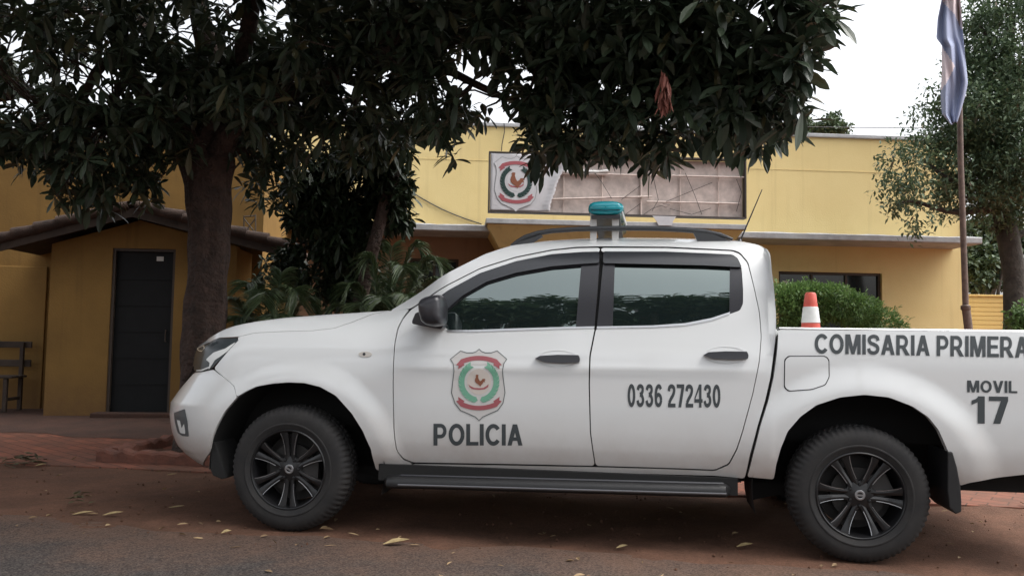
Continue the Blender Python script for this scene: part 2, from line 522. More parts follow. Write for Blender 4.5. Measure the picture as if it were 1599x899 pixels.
# soil over the pavement by the porch, its colour darkened for tree shade
M_soil = simple('shade_darkened_soil', (0.080, 0.036, 0.023), 0.95, col2=(0.040, 0.020, 0.014), vscale=2.5, bump=0.6, bscale=40)
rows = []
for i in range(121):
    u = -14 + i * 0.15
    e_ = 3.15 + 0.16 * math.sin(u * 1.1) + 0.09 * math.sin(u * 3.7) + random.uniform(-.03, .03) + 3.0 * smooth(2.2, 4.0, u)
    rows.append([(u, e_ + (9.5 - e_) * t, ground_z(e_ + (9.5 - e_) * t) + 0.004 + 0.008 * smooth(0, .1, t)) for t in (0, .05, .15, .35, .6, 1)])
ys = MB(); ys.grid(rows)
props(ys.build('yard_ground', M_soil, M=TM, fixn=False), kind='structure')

# ------------------------------------------------------------------ police station building (frame BM)
def wall_with_holes(mb, s0, s1, z0, z1, d0, d1, holes):
    """a wall slab between s0..s1, z0..z1 with rectangular holes (sa, sb, za, zb), built from butting blocks"""
    xs = sorted({s0, s1} | {h[0] for h in holes} | {h[1] for h in holes})
    for a, b in zip(xs, xs[1:]):
        hs_ = sorted([h for h in holes if h[0] <= a + 1e-6 and h[1] >= b - 1e-6], key=lambda h: h[2])
        z = z0
        for h in hs_:
            if h[2] > z + 1e-6: mb.bx(a, b, d0, d1, z, h[2])
            z = h[3]
        if z < z1 - 1e-6: mb.bx(a, b, d0, d1, z, z1)

station = thing('police_station', 'long flat roofed yellow building with a grey ledge, behind the white pickup', 'building', BM)
S_L = b_px(420, 300, 0)[0]; S_R = b_px(1503, 300, 0)[0]
Z_TOP = b_px(800, 199, 0)[1]; Z_TOPR = b_px(1400, 214, 0)[1]
Z_LEDGE = b_px(1350, 371, -0.8)[1]
win = (*sorted((b_px(1216, 424, 0)[0], b_px(1377, 424, 0)[0])), 1.25, b_px(1300, 425, 0)[1])
winl = (b_px(640, 410, 0)[0], b_px(716, 410, 0)[0], 1.1, b_px(690, 404, 0)[1])
S_M = b_px(780, 380, 0)[0]
mb = MB(); wall_with_holes(mb, S_M, S_R, -0.05, Z_LEDGE, 0, 0.25, [win])
mb.build('lower_wall', M_wall, station, BM, sm=False)
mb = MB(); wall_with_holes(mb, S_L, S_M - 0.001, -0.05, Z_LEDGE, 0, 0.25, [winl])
o_ = mb.build('lower_wall', M_wall_low_shade, station, BM, sm=False); o_['label'] = 'brown painted lower wall under the ledge, left of the portico'
mb = MB(); mb.bx(S_L, S_R, 0, 0.25, Z_LEDGE + 0.002, Z_TOP)
mb.bx(S_R - 0.25, S_R, 0.252, 9, -0.05, Z_TOP)
mb.bx(S_L, S_R, 8.75, 9, -0.05, Z_TOP)
mb.build('parapet_wall', M_wall, station, BM, sm=False)
mb = MB(); mb.bx(S_L + 0.1, S_R - 0.26, 0.26, 8.7, Z_TOP - 0.5, Z_TOP - 0.4)
mb.build('roof', M_roofmetal, station, BM, sm=False)
mb = MB(); mb.bx(S_L - 0.05, S_R + 0.05, -0.04, 0.29, Z_TOP + 0.001, Z_TOP + 0.07)
mb.build('coping', M_slab, station, BM, sm=False, bevel=0.012)
# plaster joint line
zj = b_px(1300, 267, 0)[1]
mb = MB(); mb.bx(S_L, S_R - 0.005, -0.006, -0.001, zj - 0.008, zj + 0.008)
mb.build('plaster_joint', M_wall, station, BM, sm=False)
# ledge: long slab, broken by the portico
LE = b_px(1533, 378, -0.8)[0]
pl, pr = b_px(759, 340, -1.25)[0], b_px(1166, 350, -1.25)[0]
def ledge_slab(a, b):
    m_ = MB(); rows = []
    for s_ in np.linspace(a, b, max(3, int((b - a) / 0.12))):
        j = lambda k: 0.006 * math.sin(s_ * 7.3 + k) + random.uniform(-0.004, 0.004)
        rows.append([(s_, -0.002, Z_LEDGE + 0.06), (s_, -0.80, Z_LEDGE + 0.055 + j(1)), (s_, -0.815, Z_LEDGE + 0.04), (s_, -0.815 + j(2) * 0.5, Z_LEDGE - 0.045), (s_, -0.8, Z_LEDGE - 0.06), (s_, -0.002, Z_LEDGE - 0.06)])
    m_.grid(rows)
    n = len(rows[0]); m_.f.append(tuple(range(n))); m_.mi.append(0); m_.f.append(tuple(len(m_.v) - n + k for k in range(n))[::-1]); m_.mi.append(0)
    m_.build('ledge', M_slab, station, BM, ang=30)
ledge_slab(S_L - 0.0, pl + 0.1); ledge_slab(pr - 0.1, LE)
# portico box that carries the sign
zp1 = b_px(960, 352, -1.25)[1]; zp0 = b_px(960, 362, -1.25)[1]
mb = MB(); mb.bx(pl, pr, -1.25, -0.004, zp1 - 0.015, zp1 + 0.07)
mb.build('portico_slab', M_slab, station, BM, sm=False, bevel=0.01)
mb = MB()
t0, t1 = zp1 - 0.017, zp1 - 0.36
mb.add([(pl + 0.03, -1.2, t0), (pr - 0.03, -1.2, t0), (pr - 0.03, -0.006, t0), (pl + 0.03, -0.006, t0),
        (pl + 0.24, -0.85, t1), (pr - 0.24, -0.85, t1), (pr - 0.24, -0.006, t1), (pl + 0.24, -0.006, t1)],
       [(0, 1, 5, 4), (1, 2, 6, 5), (2, 3, 7, 6), (3, 0, 4, 7), (4, 5, 6, 7), (3, 2, 1, 0)])
mb.build('portico_base', M_wall, station, BM, sm=False)
for xa in (pl + 0.3, pr - 0.55):
    mb = MB(); mb.bx(xa, xa + 0.25, -0.8, -0.01, -0.05, t1 - 0.002)
    mb.build('portico_pillar', M_wall, station, BM, sm=False, bevel=0.01)
# windows
def station_window(h, bars):
    m_ = MB(); fr = 0.045
    m_.bx(h[0], h[0] + fr, 0.05, 0.14, h[2], h[3]); m_.bx(h[1] - fr, h[1], 0.05, 0.14, h[2], h[3])
    m_.bx(h[0] + fr, h[1] - fr, 0.05, 0.14, h[3] - fr, h[3]); m_.bx(h[0] + fr, h[1] - fr, 0.05, 0.14, h[2], h[2] + fr)
    for k in range(1, bars):
        x = h[0] + (h[1] - h[0]) * k / bars
        m_.bx(x - 0.02, x + 0.02, 0.06, 0.13, h[2] + fr, h[3] - fr)
    w_ = m_.build('window', M_frame, station, BM, sm=False)
    m_ = MB(); m_.bx(h[0] + fr, h[1] - fr, 0.09, 0.1, h[2] + fr, h[3] - fr)
    m_.build('pane', M_pane, w_, BM, sm=False)
    return w_
w1 = station_window(win, 3); station_window(winl, 2)
a, z_ = b_px(1226, 442, 0.08)
mb = MB(); mb.bx(a - 0.04, a + 0.05, 0.085, 0.0885, z_ - 0.05, z_ + 0.04); mb.build('sticker', M_sticker, w1, BM, sm=False)
# white downpipe at the right corner
a, z_ = b_px(1501, 340, 0)
mb = MB(); mb.bx(S_R - 0.06, S_R + 0.004, -0.012, -0.0015, Z_LEDGE + 0.07, Z_LEDGE + 0.42)
mb.build('corner_patch', M_white, station, BM, sm=False)

# left wing, nearer to the street
DW = -2.35
wing = thing('left_wing', 'weathered yellow wing wall, coloured darker for the canopy shade, behind the tree trunk and the tiled porch', 'building', BM)
a1 = b_px(413, 300, DW)[0]
zt = b_px(150, 215, DW)[1]
mb = MB(); mb.bx(-16, a1, DW, DW + 0.25, -0.05, zt); mb.bx(a1 - 0.25, a1, DW + 0.252, -0.01, -0.05, zt); mb.bx(-16, -15.75, DW + 0.252, 8, -0.05, zt)
mb.build('wall', M_wall_old_shade, wing, BM, sm=False)
zc = b_px(35, 416, DW)[1]
mb = MB(); mb.bx(-16, b_px(76, 416, DW)[0], DW - 0.035, DW - 0.001, -0.05, zc)
mb.build('plinth', M_wall_old_shade, wing, BM, sm=False, bevel=0.008)
mb = MB(); mb.bx(-15.7, a1 - 0.3, DW + 0.3, 7, zt - 0.4, zt - 0.3); mb.build('roof', M_roofmetal, wing, BM, sm=False)
mb = MB(); mb.bx(-16.03, a1 + 0.03, DW - 0.03, DW + 0.28, zt + 0.001, zt + 0.06); mb.build('coping', M_slab, wing, BM, sm=False)

# tiled porch
DP = -3.15
porch = thing('tiled_porch', 'small gabled yellow porch with old clay tiles and a black door, left of the trunk', 'porch', BM)
x0, x1 = b_px(75, 500, DP)[0], b_px(366, 500, DP)[0]
dx0, dx1 = b_px(171, 500, DP)[0], b_px(270, 500, DP)[0]
dz = b_px(220, 388, DP)[1]
rx, rz = b_px(213, 326, DP - 0.15); lx, lz = b_px(4, 381, DP - 0.15); qx, qz = b_px(462, 393, DP - 0.15)
sl = (rz - lz) / (rx - lx); sr = (rz - qz) / (qx - rx)
zr = lambda x: rz - (sl * (rx - x) if x < rx else sr * (x - rx))
EPS = 0.13
mb = MB()
mb.bx(x0, dx0, DP, DP + 0.15, -0.05, dz); mb.bx(dx1, x1, DP, DP + 0.15, -0.05, dz)
poly = [(x0, dz + 0.001), (x1, dz + 0.001), (x1, zr(x1) - EPS), (rx, rz - EPS), (x0, zr(x0) - EPS)]
mb.prism(poly, lambda x, z: (x, DP, z), lambda x, z: (x, DP + 0.15, z))
mb.bx(x0, x0 + 0.15, DP + 0.152, DW - 0.001, -0.05, zr(x0) - EPS - 0.02); mb.bx(x1 - 0.15, x1, DP + 0.152, DW - 0.001, -0.05, zr(x1) - EPS - 0.02)
mb.build('wall', M_wall_old_shade, porch, BM, sm=False)
mb = MB(); mb.bx(dx0 + 0.003, dx1 - 0.003, DP + 0.075, DP + 0.11, 0.10, dz - 0.003)
for k in range(1, 6):
    z_ = 0.2 + k * (dz - 0.25) / 6
    mb.bx(dx0 + 0.06, dx1 - 0.06, DP + 0.066, DP + 0.074, z_ - 0.012, z_ + 0.012)
dr = mb.build('door', M_doormetal, porch, BM, sm=False)
mb = MB(); f_ = 0.035
mb.bx(dx0, dx0 + f_, DP + 0.02, DP + 0.065, 0.1, dz); mb.bx(dx1 - f_, dx1, DP + 0.02, DP + 0.065, 0.1, dz); mb.bx(dx0 + f_, dx1 - f_, DP + 0.02, DP + 0.065, dz - f_, dz - 0.001)
mb.build('frame', M_frame, dr, BM, sm=False)
mb = MB(); mb.tube([(dx1 - 0.1, DP + 0.06, 1.1), (dx1 - 0.1, DP + 0.03, 1.1), (dx1 - 0.1, DP + 0.03, 1.25), (dx1 - 0.1, DP + 0.06, 1.25)], 0.008)
mb.build('handle', M_frame, dr, BM)
a, z_ = b_px(250, 404, DP + 0.06)
mb = MB(); mb.bx(a - 0.045, a + 0.045, DP + 0.062, DP + 0.0655, z_ - 0.03, z_ + 0.03); mb.build('sticker', M_sticker, dr, BM, sm=False)
mb = MB(); mb.bx(dx0 - 0.1, dx1 + 0.1, DP - 0.22, DP - 0.004, -0.05, 0.185); mb.build('threshold', M_soil, porch, BM, sm=False, bevel=0.015)
# roof: two slopes of half-round tiles with a timber edge
def slope(xa, xb, name):
    m_ = MB(); rows = []
    n = int(abs(xb - xa) / 0.045)
    dd0, dd1 = DP - 0.3, DW - 0.003
    for i in range(n + 1):
        x = xa + (xb - xa) * i / n
        row = []
        step = (i * 0.045) % 0.36 / 0.36
        for k in range(29):
            d = dd0 + (dd1 - dd0) * k / 28
            row.append((x, d, zr(x) + 0.028 * math.sin(d * 2 * PI / 0.22) + 0.035 * (step - 0.5) + 0.02 + 0.008 * math.sin(x * 3.1 + d * 17)))
        rows.append(row)
    m_.grid(rows)
    o = m_.build(name, M_tile, porch, BM, ang=60)
    sm_ = o.modifiers.new('thick', 'SOLIDIFY'); sm_.thickness = 0.02; sm_.offset = 1
slope(rx, lx, 'tile_roof'); slope(rx, qx, 'tile_roof')
for xe_, sg_ in ((lx, -1), (qx, 1)):
    mb = MB(); n_ = int(abs(xe_ - rx) / 0.27)
    for i in range(n_):
        xa = rx + sg_ * (0.05 + i * 0.27); xb = xa + sg_ * 0.33
        pa, pb_ = Vector((xa, DP - 0.27, zr(xa) + 0.035)), Vector((xb, DP - 0.27, zr(xb) + 0.062))
        mb.tube([pa, pb_], [0.062 + random.uniform(-.004, .004), 0.082 + random.uniform(-.005, .005)], n=10)
    mb.build('verge_tiles', M_tile, porch, BM, ang=50)
mb = MB(); pts = []
for i in range(12):
    d = DP - 0.32 + i * 0.075
    mb.lathe([(0.075, 0), (0.065, 0.1)], n=12, axis='Y', c=(rx, d, rz + 0.01), a0=0, a1=PI)
mb.build('ridge_tiles', M_tile, porch, BM, ang=60)
mb = MB()
for xa, xb in ((rx, lx), (rx, qx)):
    mb.prism([(xa, zr(xa) - 0.01), (xb, zr(xb) - 0.01), (xb, zr(xb) - 0.115), (xa, zr(xa) - 0.125)], lambda x, z: (x, DP - 0.285, z), lambda x, z: (x, DP - 0.25, z))
mb.build('fascia_board', M_timber, porch, BM, sm=False)
mb = MB()
for xa, xb in ((rx, lx), (rx, qx)):
    mb.prism([(xa, zr(xa) - 0.02), (xb, zr(xb) - 0.02), (xb, zr(xb) - 0.05), (xa, zr(xa) - 0.05)], lambda x, z: (x, DP - 0.247, z), lambda x, z: (x, DW - 0.004, z))
mb.build('roof_boards', M_timber, porch, BM, sm=False)

# low block beside the porch (pale end seen over the bonnet)
a0_, zt_ = b_px(362, 440, -3.4); a1_, _ = b_px(393, 440, -3.4)
mb = MB(); mb.prism([(a0_, -0.05), (a1_, -0.05), (a1_, b_px(393, 482, -3.4)[1]), (b_px(366, 462, -3.4)[0], b_px(366, 462, -3.4)[1]), (a0_, b_px(362, 462, -3.4)[1])], lambda x, z: (x, -3.45, z), lambda x, z: (x, -3.2, z))
props(mb.build('low_wall', M_wall_old_shade, M=BM, sm=False), 'short sloping yellow wall end beside the porch, seen above the white bonnet', 'low wall')

# cables on the facade
def cable(name, pts, r, label):
    m_ = MB(); m_.tube(pts, r, n=6)
    return props(m_.build(name, M_wire), label, 'cable')
pts = []
for i in range(13):
    t = i / 12; px = 630 + (752 - 630) * t; py = 292 + (350 - 292) * t + 6 * math.sin(PI * t)
    s_, z_ = b_px(px, py, -0.02); pts.append(BM @ Vector((s_, -0.02, z_)))
cable('facade_cable', pts, 0.011, 'dark cable sagging across the yellow wall left of the torn sign')
pts = [at_depth(1180 + 500 * i / 12, 197 + 2.2 * math.sin(PI * i / 12) + i * 0.1, 24) for i in range(13)]
cable('overhead_cable', pts, 0.012, 'thin overhead cable against the white sky above the right roof end')
pts = []
for px, py in ((787, 193), (788, 205), (784, 225), (783, 236)):
    s_, z_ = b_px(px, py, -0.05); pts.append(BM @ Vector((s_, -0.045 if py > 194 else -0.06, z_)))
cable('sign_cable', pts, 0.008, 'thin cable running down the yellow parapet to the torn sign')

# small lattice bracket left of the shrub tree
mb = MB()
def bp(px, py, d): s_, z_ = b_px(px, py, d); return (s_, d, z_)
for a, b in (((381, 337), (381, 372)), ((399, 335), (399, 372)), ((381, 338), (399, 337)), ((381, 341), (399, 364)), ((399, 341), (381, 364)), ((381, 364), (399, 364))):
    mb.tube([bp(*a, -2.55), bp(*b, -2.55)], 0.010, n=6)
props(mb.build('lattice_bracket', M_frame, M=BM, sm=False), 'small dark cross braced metal bracket above the porch roof, right of the trunk', 'bracket')

# boundary wall right of the building
M_fence = plaster('pale_yellow_fence', (0.60, 0.44, 0.17), (0.52, 0.37, 0.14), (0.34, 0.24, 0.11))
f0, fz = b_px(1490, 459, 0.9); f1, _ = b_px(1700, 459, 0.9)
mb = MB(); mb.bx(f0, f1 + 2, 0.9, 1.05, -0.05, fz - 0.04)
bwall = mb.build('boundary_wall', M_fence, M=BM, sm=False)
props(bwall, 'low pale yellow boundary wall right of the flagpole', 'boundary wall')
mb = MB()
for k in range(9):
    z_ = fz - 0.12 - k * 0.085
    if z_ > 0.2: mb.bx(f0 + 0.02, f1 + 1.9, 0.892, 0.899, z_ - 0.035, z_ + 0.03)
mb.build('slats', M_fence, bwall, BM, sm=False, bevel=0.003)
mb = MB(); mb.bx(f0 - 0.02, f1 + 2.02, 0.87, 1.08, fz - 0.038, fz)
mb.build('wall_cap', M_fence, bwall, BM, sm=False, bevel=0.006)

# ------------------------------------------------------------------ torn sign above the portico
sg = thing('torn_sign', 'torn billboard with a police crest at its left end, above the entrance portico', 'sign', BM)
DS0, DS1 = -1.2, -1.08
sx0, sz0 = b_px(762, 331, DS0); sx1, _ = b_px(1166, 342, DS0)
sz1 = b_px(762, 236, DS0)[1]
sz0 = max(sz0, zp1 + 0.075)
M_signback = simple('faded_sign_back', (0.56, 0.48, 0.44), 0.75, var=0.35, vscale=5)
M_signframe = simple('dark_sign_frame', (0.05, 0.04, 0.035), 0.6)
M_pipe = simple('sign_tube', (0.62, 0.52, 0.47), 0.6, var=0.3)
M_canvas = simple('grey_white_canvas', (0.56, 0.56, 0.58), 0.7, var=0.1, vscale=5)
mb = MB(); mb.bx(sx0 + 0.03, sx1 - 0.03, DS1, DS1 + 0.02, sz0 + 0.03, sz1 - 0.03); mb.build('back_panel', M_signback, sg, BM, sm=False)
mb = MB(); q = 0.022
mb.bx(sx0, sx0 + q, DS0, DS1 + 0.02, sz0, sz1); mb.bx(sx1 - q, sx1, DS0, DS1 + 0.02, sz0, sz1)
mb.bx(sx0 + q, sx1 - q, DS0, DS1 + 0.02, sz1 - q, sz1); mb.bx(sx0 + q, sx1 - q, DS0, DS1 + 0.02, sz0, sz0 + q)
mb.build('frame', M_signframe, sg, BM, sm=False)
mb = MB(); d = DS0 + 0.06
def sp(px, py, d): s_, z_ = b_px(px, py, d); return Vector((s_, d, z_))
for (a, b, r_) in (((862, 311), (1018, 307), 0.016), ((1010, 315), (1155, 318), 0.016), ((868, 271), (1162, 277), 0.016)):
    mb.tube([sp(*a, d), sp(*b, d)], r_, n=8)
for px in (880, 940, 1001, 1062, 1122):
    p = sp(px, 300, d + 0.03); mb.tube([(p.x, p.y, sz0 + q), (p.x, p.y, sz1 - q)], 0.017 if px == 1001 else 0.009, n=8)
mb.build('tubes', M_pipe, sg, BM)
for pl_ in ([(925, 265), (940, 285), (955, 310)], [(1015, 260), (1022, 285), (1028, 312), (1018, 330)], [(1035, 318), (1046, 320), (1040, 324), (1033, 321), (1020, 325), (1005, 335)],
            [(1046, 326), (1080, 335), (1110, 325)], [(1112, 285), (1040, 315)], [(1070, 270), (1085, 305), (1096, 335)], [(1000, 290), (970, 312)], [(1000, 318), (975, 336)], [(1150, 280), (1158, 300), (1150, 330)]):
    mb = MB(); mb.tube([sp(x, y, d - 0.02) for x, y in pl_], 0.0045, n=5); mb.build('loose_wire', M_wire, sg, BM)
# the surviving canvas with a torn, curling right edge
tear = [(sz1 - 0.032, 876), (0, 0)]
tearpx = [(240, 884), (252, 878), (262, 882), (272, 876), (281, 872), (292, 868), (302, 866), (312, 862), (322, 859), (333, 858)]
rows = []
zz = np.linspace(sz0 + 0.032, sz1 - 0.032, 40)
for z_ in zz:
    py = 333 - (333 - 240) * (z_ - zz[0]) / (zz[-1] - zz[0])
    px = float(np.interp(py, [p[0] for p in tearpx], [p[1] for p in tearpx])) + 0.8 * math.sin(py * 1.7)
    xe = b_px(px, py, DS0)[0]
    row = []
    for k in range(25):
        x = sx0 + 0.031 + (xe - sx0 - 0.031) * k / 24
        curl = -0.05 * smooth(0.86, 1.0, k / 24)
        row.append((x, DS0 + 0.006 + curl + 0.004 * math.sin(x * 9 + z_ * 4), z_))
    rows.append(row)
mb = MB(); mb.grid(rows); canvas = mb.build('canvas', M_canvas, sg, BM)
cv = canvas.modifiers.new('thick', 'SOLIDIFY'); cv.thickness = 0.002; cv.offset = 1
# rolled strip of canvas hanging at the top, and a flap below
mb = MB(); pts = [sp(878 + i * 6.5, 268 + 0.6 * math.sin(i), DS0 + 0.06) for i in range(12)]
mb.tube(pts, [0.028 + 0.006 * math.sin(i * 1.9) for i in range(12)], n=10); mb.build('rolled_canvas', M_white, sg, BM)
mb = MB()
flap = [(1019, 337), (1056, 338), (1051, 345), (1049, 352), (1028, 352), (1025, 345)]
mb.prism([b_px(x, y, -1.27) for x, y in flap], lambda x, z: (x, -1.275, z), lambda x, z: (x, -1.26, z))
mb.build('loose_flap', M_canvas, sg, BM, sm=False)

# police crest, used on the sign and on the pickup's door. Drawn in its own units (x right, y down), given by P(x, y, layer)
M_crest_line = simple('crest_line', (0.10, 0.12, 0.12), 0.4)
M_crest_white = simple('crest_white', (0.60, 0.585, 0.57), 0.35)
M_crest_cream = simple('crest_cream', (0.61, 0.55, 0.50), 0.4)
M_crest_red = simple('crest_red', (0.36, 0.10, 0.115), 0.4)
M_crest_green = simple('crest_green', (0.17, 0.40, 0.28), 0.4)
M_crest_dkgreen = simple('crest_dark_green', (0.02, 0.05, 0.045), 0.5)
M_crest_brown = simple('crest_brown', (0.24, 0.09, 0.05), 0.4)
def crest(parent, Mx, P, green, line_w=12, bird_scale=1.0, field=None):
    sh = [(727, 150), (770, 190), (830, 212), (930, 212), (1030, 178), (1195, 322), (1145, 400), (1122, 520), (1140, 680), (1165, 880), (1130, 1060), (1040, 1180), (900, 1240), (790, 1290), (727, 1350),
          (664, 1290), (554, 1240), (414, 1180), (320, 1060), (262, 880), (285, 680), (305, 520), (290, 400), (245, 322), (420, 180), (520, 212), (625, 212), (684, 190)]
    cx, cy = 725, 720
    def poly(m, name, pts, layer, mtl):
        m_ = MB(); n = len(pts)
        tri = geometry.tessellate_polygon([[Vector((x, -y, 0)) for x, y in pts]])
        m_.add([P(x, y, layer) for x, y in pts], tri)
        return m_
    out = []
    def ring(pts, w):
        ins = []
        n = len(pts)
        for i in range(n):
            a, b, c = Vector(pts[i - 1]), Vector(pts[i]), Vector(pts[(i + 1) % n])
            d1, d2 = (b - a).normalized(), (c - b).normalized()
            nn = Vector((-d1.y - d2.y, d1.x + d2.x)).normalized()
            ins.append((b.x + nn.x * w, b.y + nn.y * w))
        m_ = MB(); m_.add([P(x, y, 1) for x, y in pts] + [P(x, y, 1) for x, y in ins], [(i, (i + 1) % n, n + (i + 1) % n, n + i) for i in range(n)])
        return m_
    base = poly(None, '', sh, 0, None)
    cr = base.build('crest', field or M_crest_white, parent, Mx, sm=False)
    ring(sh, line_w).build('crest_outline', M_crest_line, parent, Mx, sm=False) if parent.parent is not None else ring(sh, line_w).build('crest_outline', M_crest_line, cr, Mx, sm=False)
    sub = (lambda m_, nm, mt: m_.build(nm, mt, parent if parent.parent is not None else cr, Mx, sm=False))
    m_ = MB()
    m_.add([P(cx, 700, 1)] + [P(cx + 200 * math.cos(t * PI / 14), 700 + 215 * math.sin(t * PI / 14), 1) for t in range(28)], [(0, 1 + i, 1 + (i + 1) % 28) for i in range(28)])
    sub(m_, 'crest_field', field or M_crest_cream)
    # ribbons
    for up in (1, -1):
        m_ = MB()
        yy = (lambda y: y) if up == 1 else (lambda y: 1440 - y)
        up_pts = []
        n = 14
        for i in range(n + 1):
            t = -1 + 2 * i / n
            x = cx + 310 * t; y = 268 + 65 * t * t
            up_pts.append((x, y))
        lo_pts = [(cx + 262 * (-1 + 2 * i / n), 342 + 55 * (-1 + 2 * i / n) ** 2) for i in range(n + 1)]
        vs = [P(x, yy(y), 2) for x, y in up_pts] + [P(x, yy(y), 2) for x, y in lo_pts]
        m_.add(vs, [(i, i + 1, n + 2 + i, n + 1 + i) for i in range(n)])
        for s_ in (-1, 1):
            tail = [(cx + s_ * 305, 335), (cx + s_ * 380, 420), (cx + s_ * 338, 432), (cx + s_ * 345, 490), (cx + s_ * 240, 420), (cx + s_ * 262, 385)]
            m_.add([P(x, yy(y), 2) for x, y in tail], geometry.tessellate_polygon([[Vector((x, -y, 0)) for x, y in tail]]))
        sub(m_, 'crest_ribbon', M_crest_red)
    # wreath: leaves along two arcs
    m_ = MB()
    for s_ in (-1, 1):
        for k in range(12):
            t = math.radians(-58 + k * 12.2)
            for side in (-1, 1):
                rad = 290 + side * 22
                x, y = cx + s_ * rad * math.cos(t), 700 + rad * 1.05 * math.sin(t)
                dx, dy = s_ * math.sin(t), -math.cos(t)
                ex, ey = dx + side * 0.55 * s_ * math.cos(t), dy + side * 0.55 * math.sin(t)
                L_, W_ = 52, 26
                nx, ny = -ey, ex
                lf = [(x - ex * L_, y - ey * L_), (x + nx * W_, y + ny * W_), (x + ex * L_, y + ey * L_), (x - nx * W_, y - ny * W_)]
                m_.add([P(a_, b_, 2) for a_, b_ in lf], [(0, 1, 2, 3)])
    sub(m_, 'crest_wreath', green)
    # cockerel on a small scroll
    bs = bird_scale
    bird = [(700, 560), (735, 565), (728, 600), (740, 640), (760, 672), (785, 655), (800, 632), (835, 630), (858, 648), (835, 655), (845, 690), (820, 680), (800, 715), (775, 740), (762, 762), (745, 735), (715, 715), (685, 690), (672, 660), (682, 620), (695, 590), (680, 585)]
    bird = [(cx + (x - 755) * bs + 15, 700 + (y - 660) * bs - 20) for x, y in bird]
    m_ = MB(); m_.add([P(x, y, 3) for x, y in bird], geometry.tessellate_polygon([[Vector((x, -y, 0)) for x, y in bird]]))
    sub(m_, 'crest_cockerel', M_crest_brown)
    sc = [(550, 740), (590, 775), (650, 800), (725, 806), (800, 800), (850, 770), (888, 735), (880, 785), (820, 825), (725, 835), (620, 822), (575, 795)]
    m_ = MB(); m_.add([P(x, y, 2) for x, y in sc], geometry.tessellate_polygon([[Vector((x, -y, 0)) for x, y in sc]]))
    sub(m_, 'crest_scroll', M_crest_red)
    return cr
ccx, ccz = b_px(806, 287, DS0); ch = b_px(806, 243, DS0)[1] - b_px(806, 331, DS0)[1]
k_ = ch / 1200.0
crest(sg, BM, lambda x, y, l: (ccx + (x - 725) * k_ * 1.0, DS0 - 0.004 - 0.0025 * l, ccz - (y - 750) * k_), M_crest_dkgreen, line_w=7, bird_scale=1.7, field=M_canvas)
# ------------------------------------------------------------------ the pickup (frame TM: u rearward, w away from the street, z up)
WD = 1.86
prof_cab = Pchip([(.30, .16), (.40, .10), (.50, .05), (.58, .024), (.68, .012), (.85, .005), (1.0, .004), (1.10, .010), (1.18, .028), (1.25, .045), (1.32, .062), (1.45, .099), (1.58, .147), (1.68, .197), (1.75, .25), (1.80, .325), (1.85, .46)])
prof_bed = Pchip([(.30, .14), (.45, .07), (.55, .035), (.65, .016), (.85, .006), (1.05, .004), (1.15, .008), (1.22, .016), (1.32, .03)])
prof_fen = Pchip([(.30, .14), (.42, .09), (.5, .05), (.6, .022), (.75, .008), (.92, .004), (1.04, .012), (1.13, .034), (1.20, .07), (1.27, .13), (1.33, .22), (1.40, .36)])
TI3 = TMI.to_3x3()
TO = TMI @ CAM
def t_plane(px, py, w):
    r = TI3 @ ray(px, py); t = (w - TO.y) / r.y
    p = TO + r * t
    return p.x, p.z
U_GAP = t_plane(1209, 560, 0.01)[0]
R_TYRE = 0.375
sil = [(318, 532), (306, 543), (303, 560), (300, 580), (290, 594), (279, 610), (267, 627), (264.5, 645), (265.5, 675), (269, 694), (276, 706), (290, 720), (310, 731)]
NOSE_D, NOSE_L, NOSE_A = 0.50, 0.55, 0.40
_n = sorted([(t_plane(x, y, 0.33)[1], t_plane(x, y, 0.33)[0] + NOSE_D) for x, y in sil])
_nz = [a for a, b in _n]; _nu = [b for a, b in _n]
def nose_u(z): return float(np.interp(z, _nz, _nu))

def Y(u, z):
    a = smooth(.40, .95, u)
    y = prof_fen(z) * (1 - a) + prof_cab(z) * a if a < 1 else prof_cab(z)
    b = smooth(U_GAP - 0.01, U_GAP + 0.01, u)
    if b > 0: y = y * (1 - b) + prof_bed(z) * b
    # flared arches
    for cu, r0, r1 in ((0.02, .565, .72), (WB + 0.02, .57, .745)):
        r = math.hypot(u - cu, (z - R_TYRE) * 1.03)
        if r < r1 + 0.02: y -= 0.027 * (1 - smooth(r0, r1, r)) * smooth(0.30, 0.5, z)
    # waist crease
    y -= 0.006 * math.exp(-((z - 1.015 - 0.012 * u) / 0.035) ** 2) * smooth(0.55, 0.9, u) * (1 - smooth(U_GAP - 0.3, U_GAP, u))
    nu = nose_u(z)
    if u < nu: y += NOSE_A * ((nu - u) / NOSE_L) ** 2.5
    if u > U_TAIL - 0.25: y += 0.05 * ((u - U_TAIL + 0.25) / 0.25) ** 2
    return y
U_TAIL = WB + 1.19

def S(px, py):
    """(u, z) of the point where the sight line meets the body side"""
    w = 0.02
    for k in range(14):
        u, z = t_plane(px, py, w)
        w2 = Y(u, z)
        if abs(w2 - w) < 1e-5: return u, z
        w = w2 if k < 5 else 0.5 * (w + w2)
    best = None
    prev = None
    for k in range(260):
        w = -0.06 + k * 0.0025
        u, z = t_plane(px, py, w)
        g_ = w - Y(u, z)
        if g_ >= 0: return u, z
        if best is None or g_ > best[0]: best = (g_, u, z)
    return best[1], best[2]
def PX(pts): return [S(*p) for p in pts]

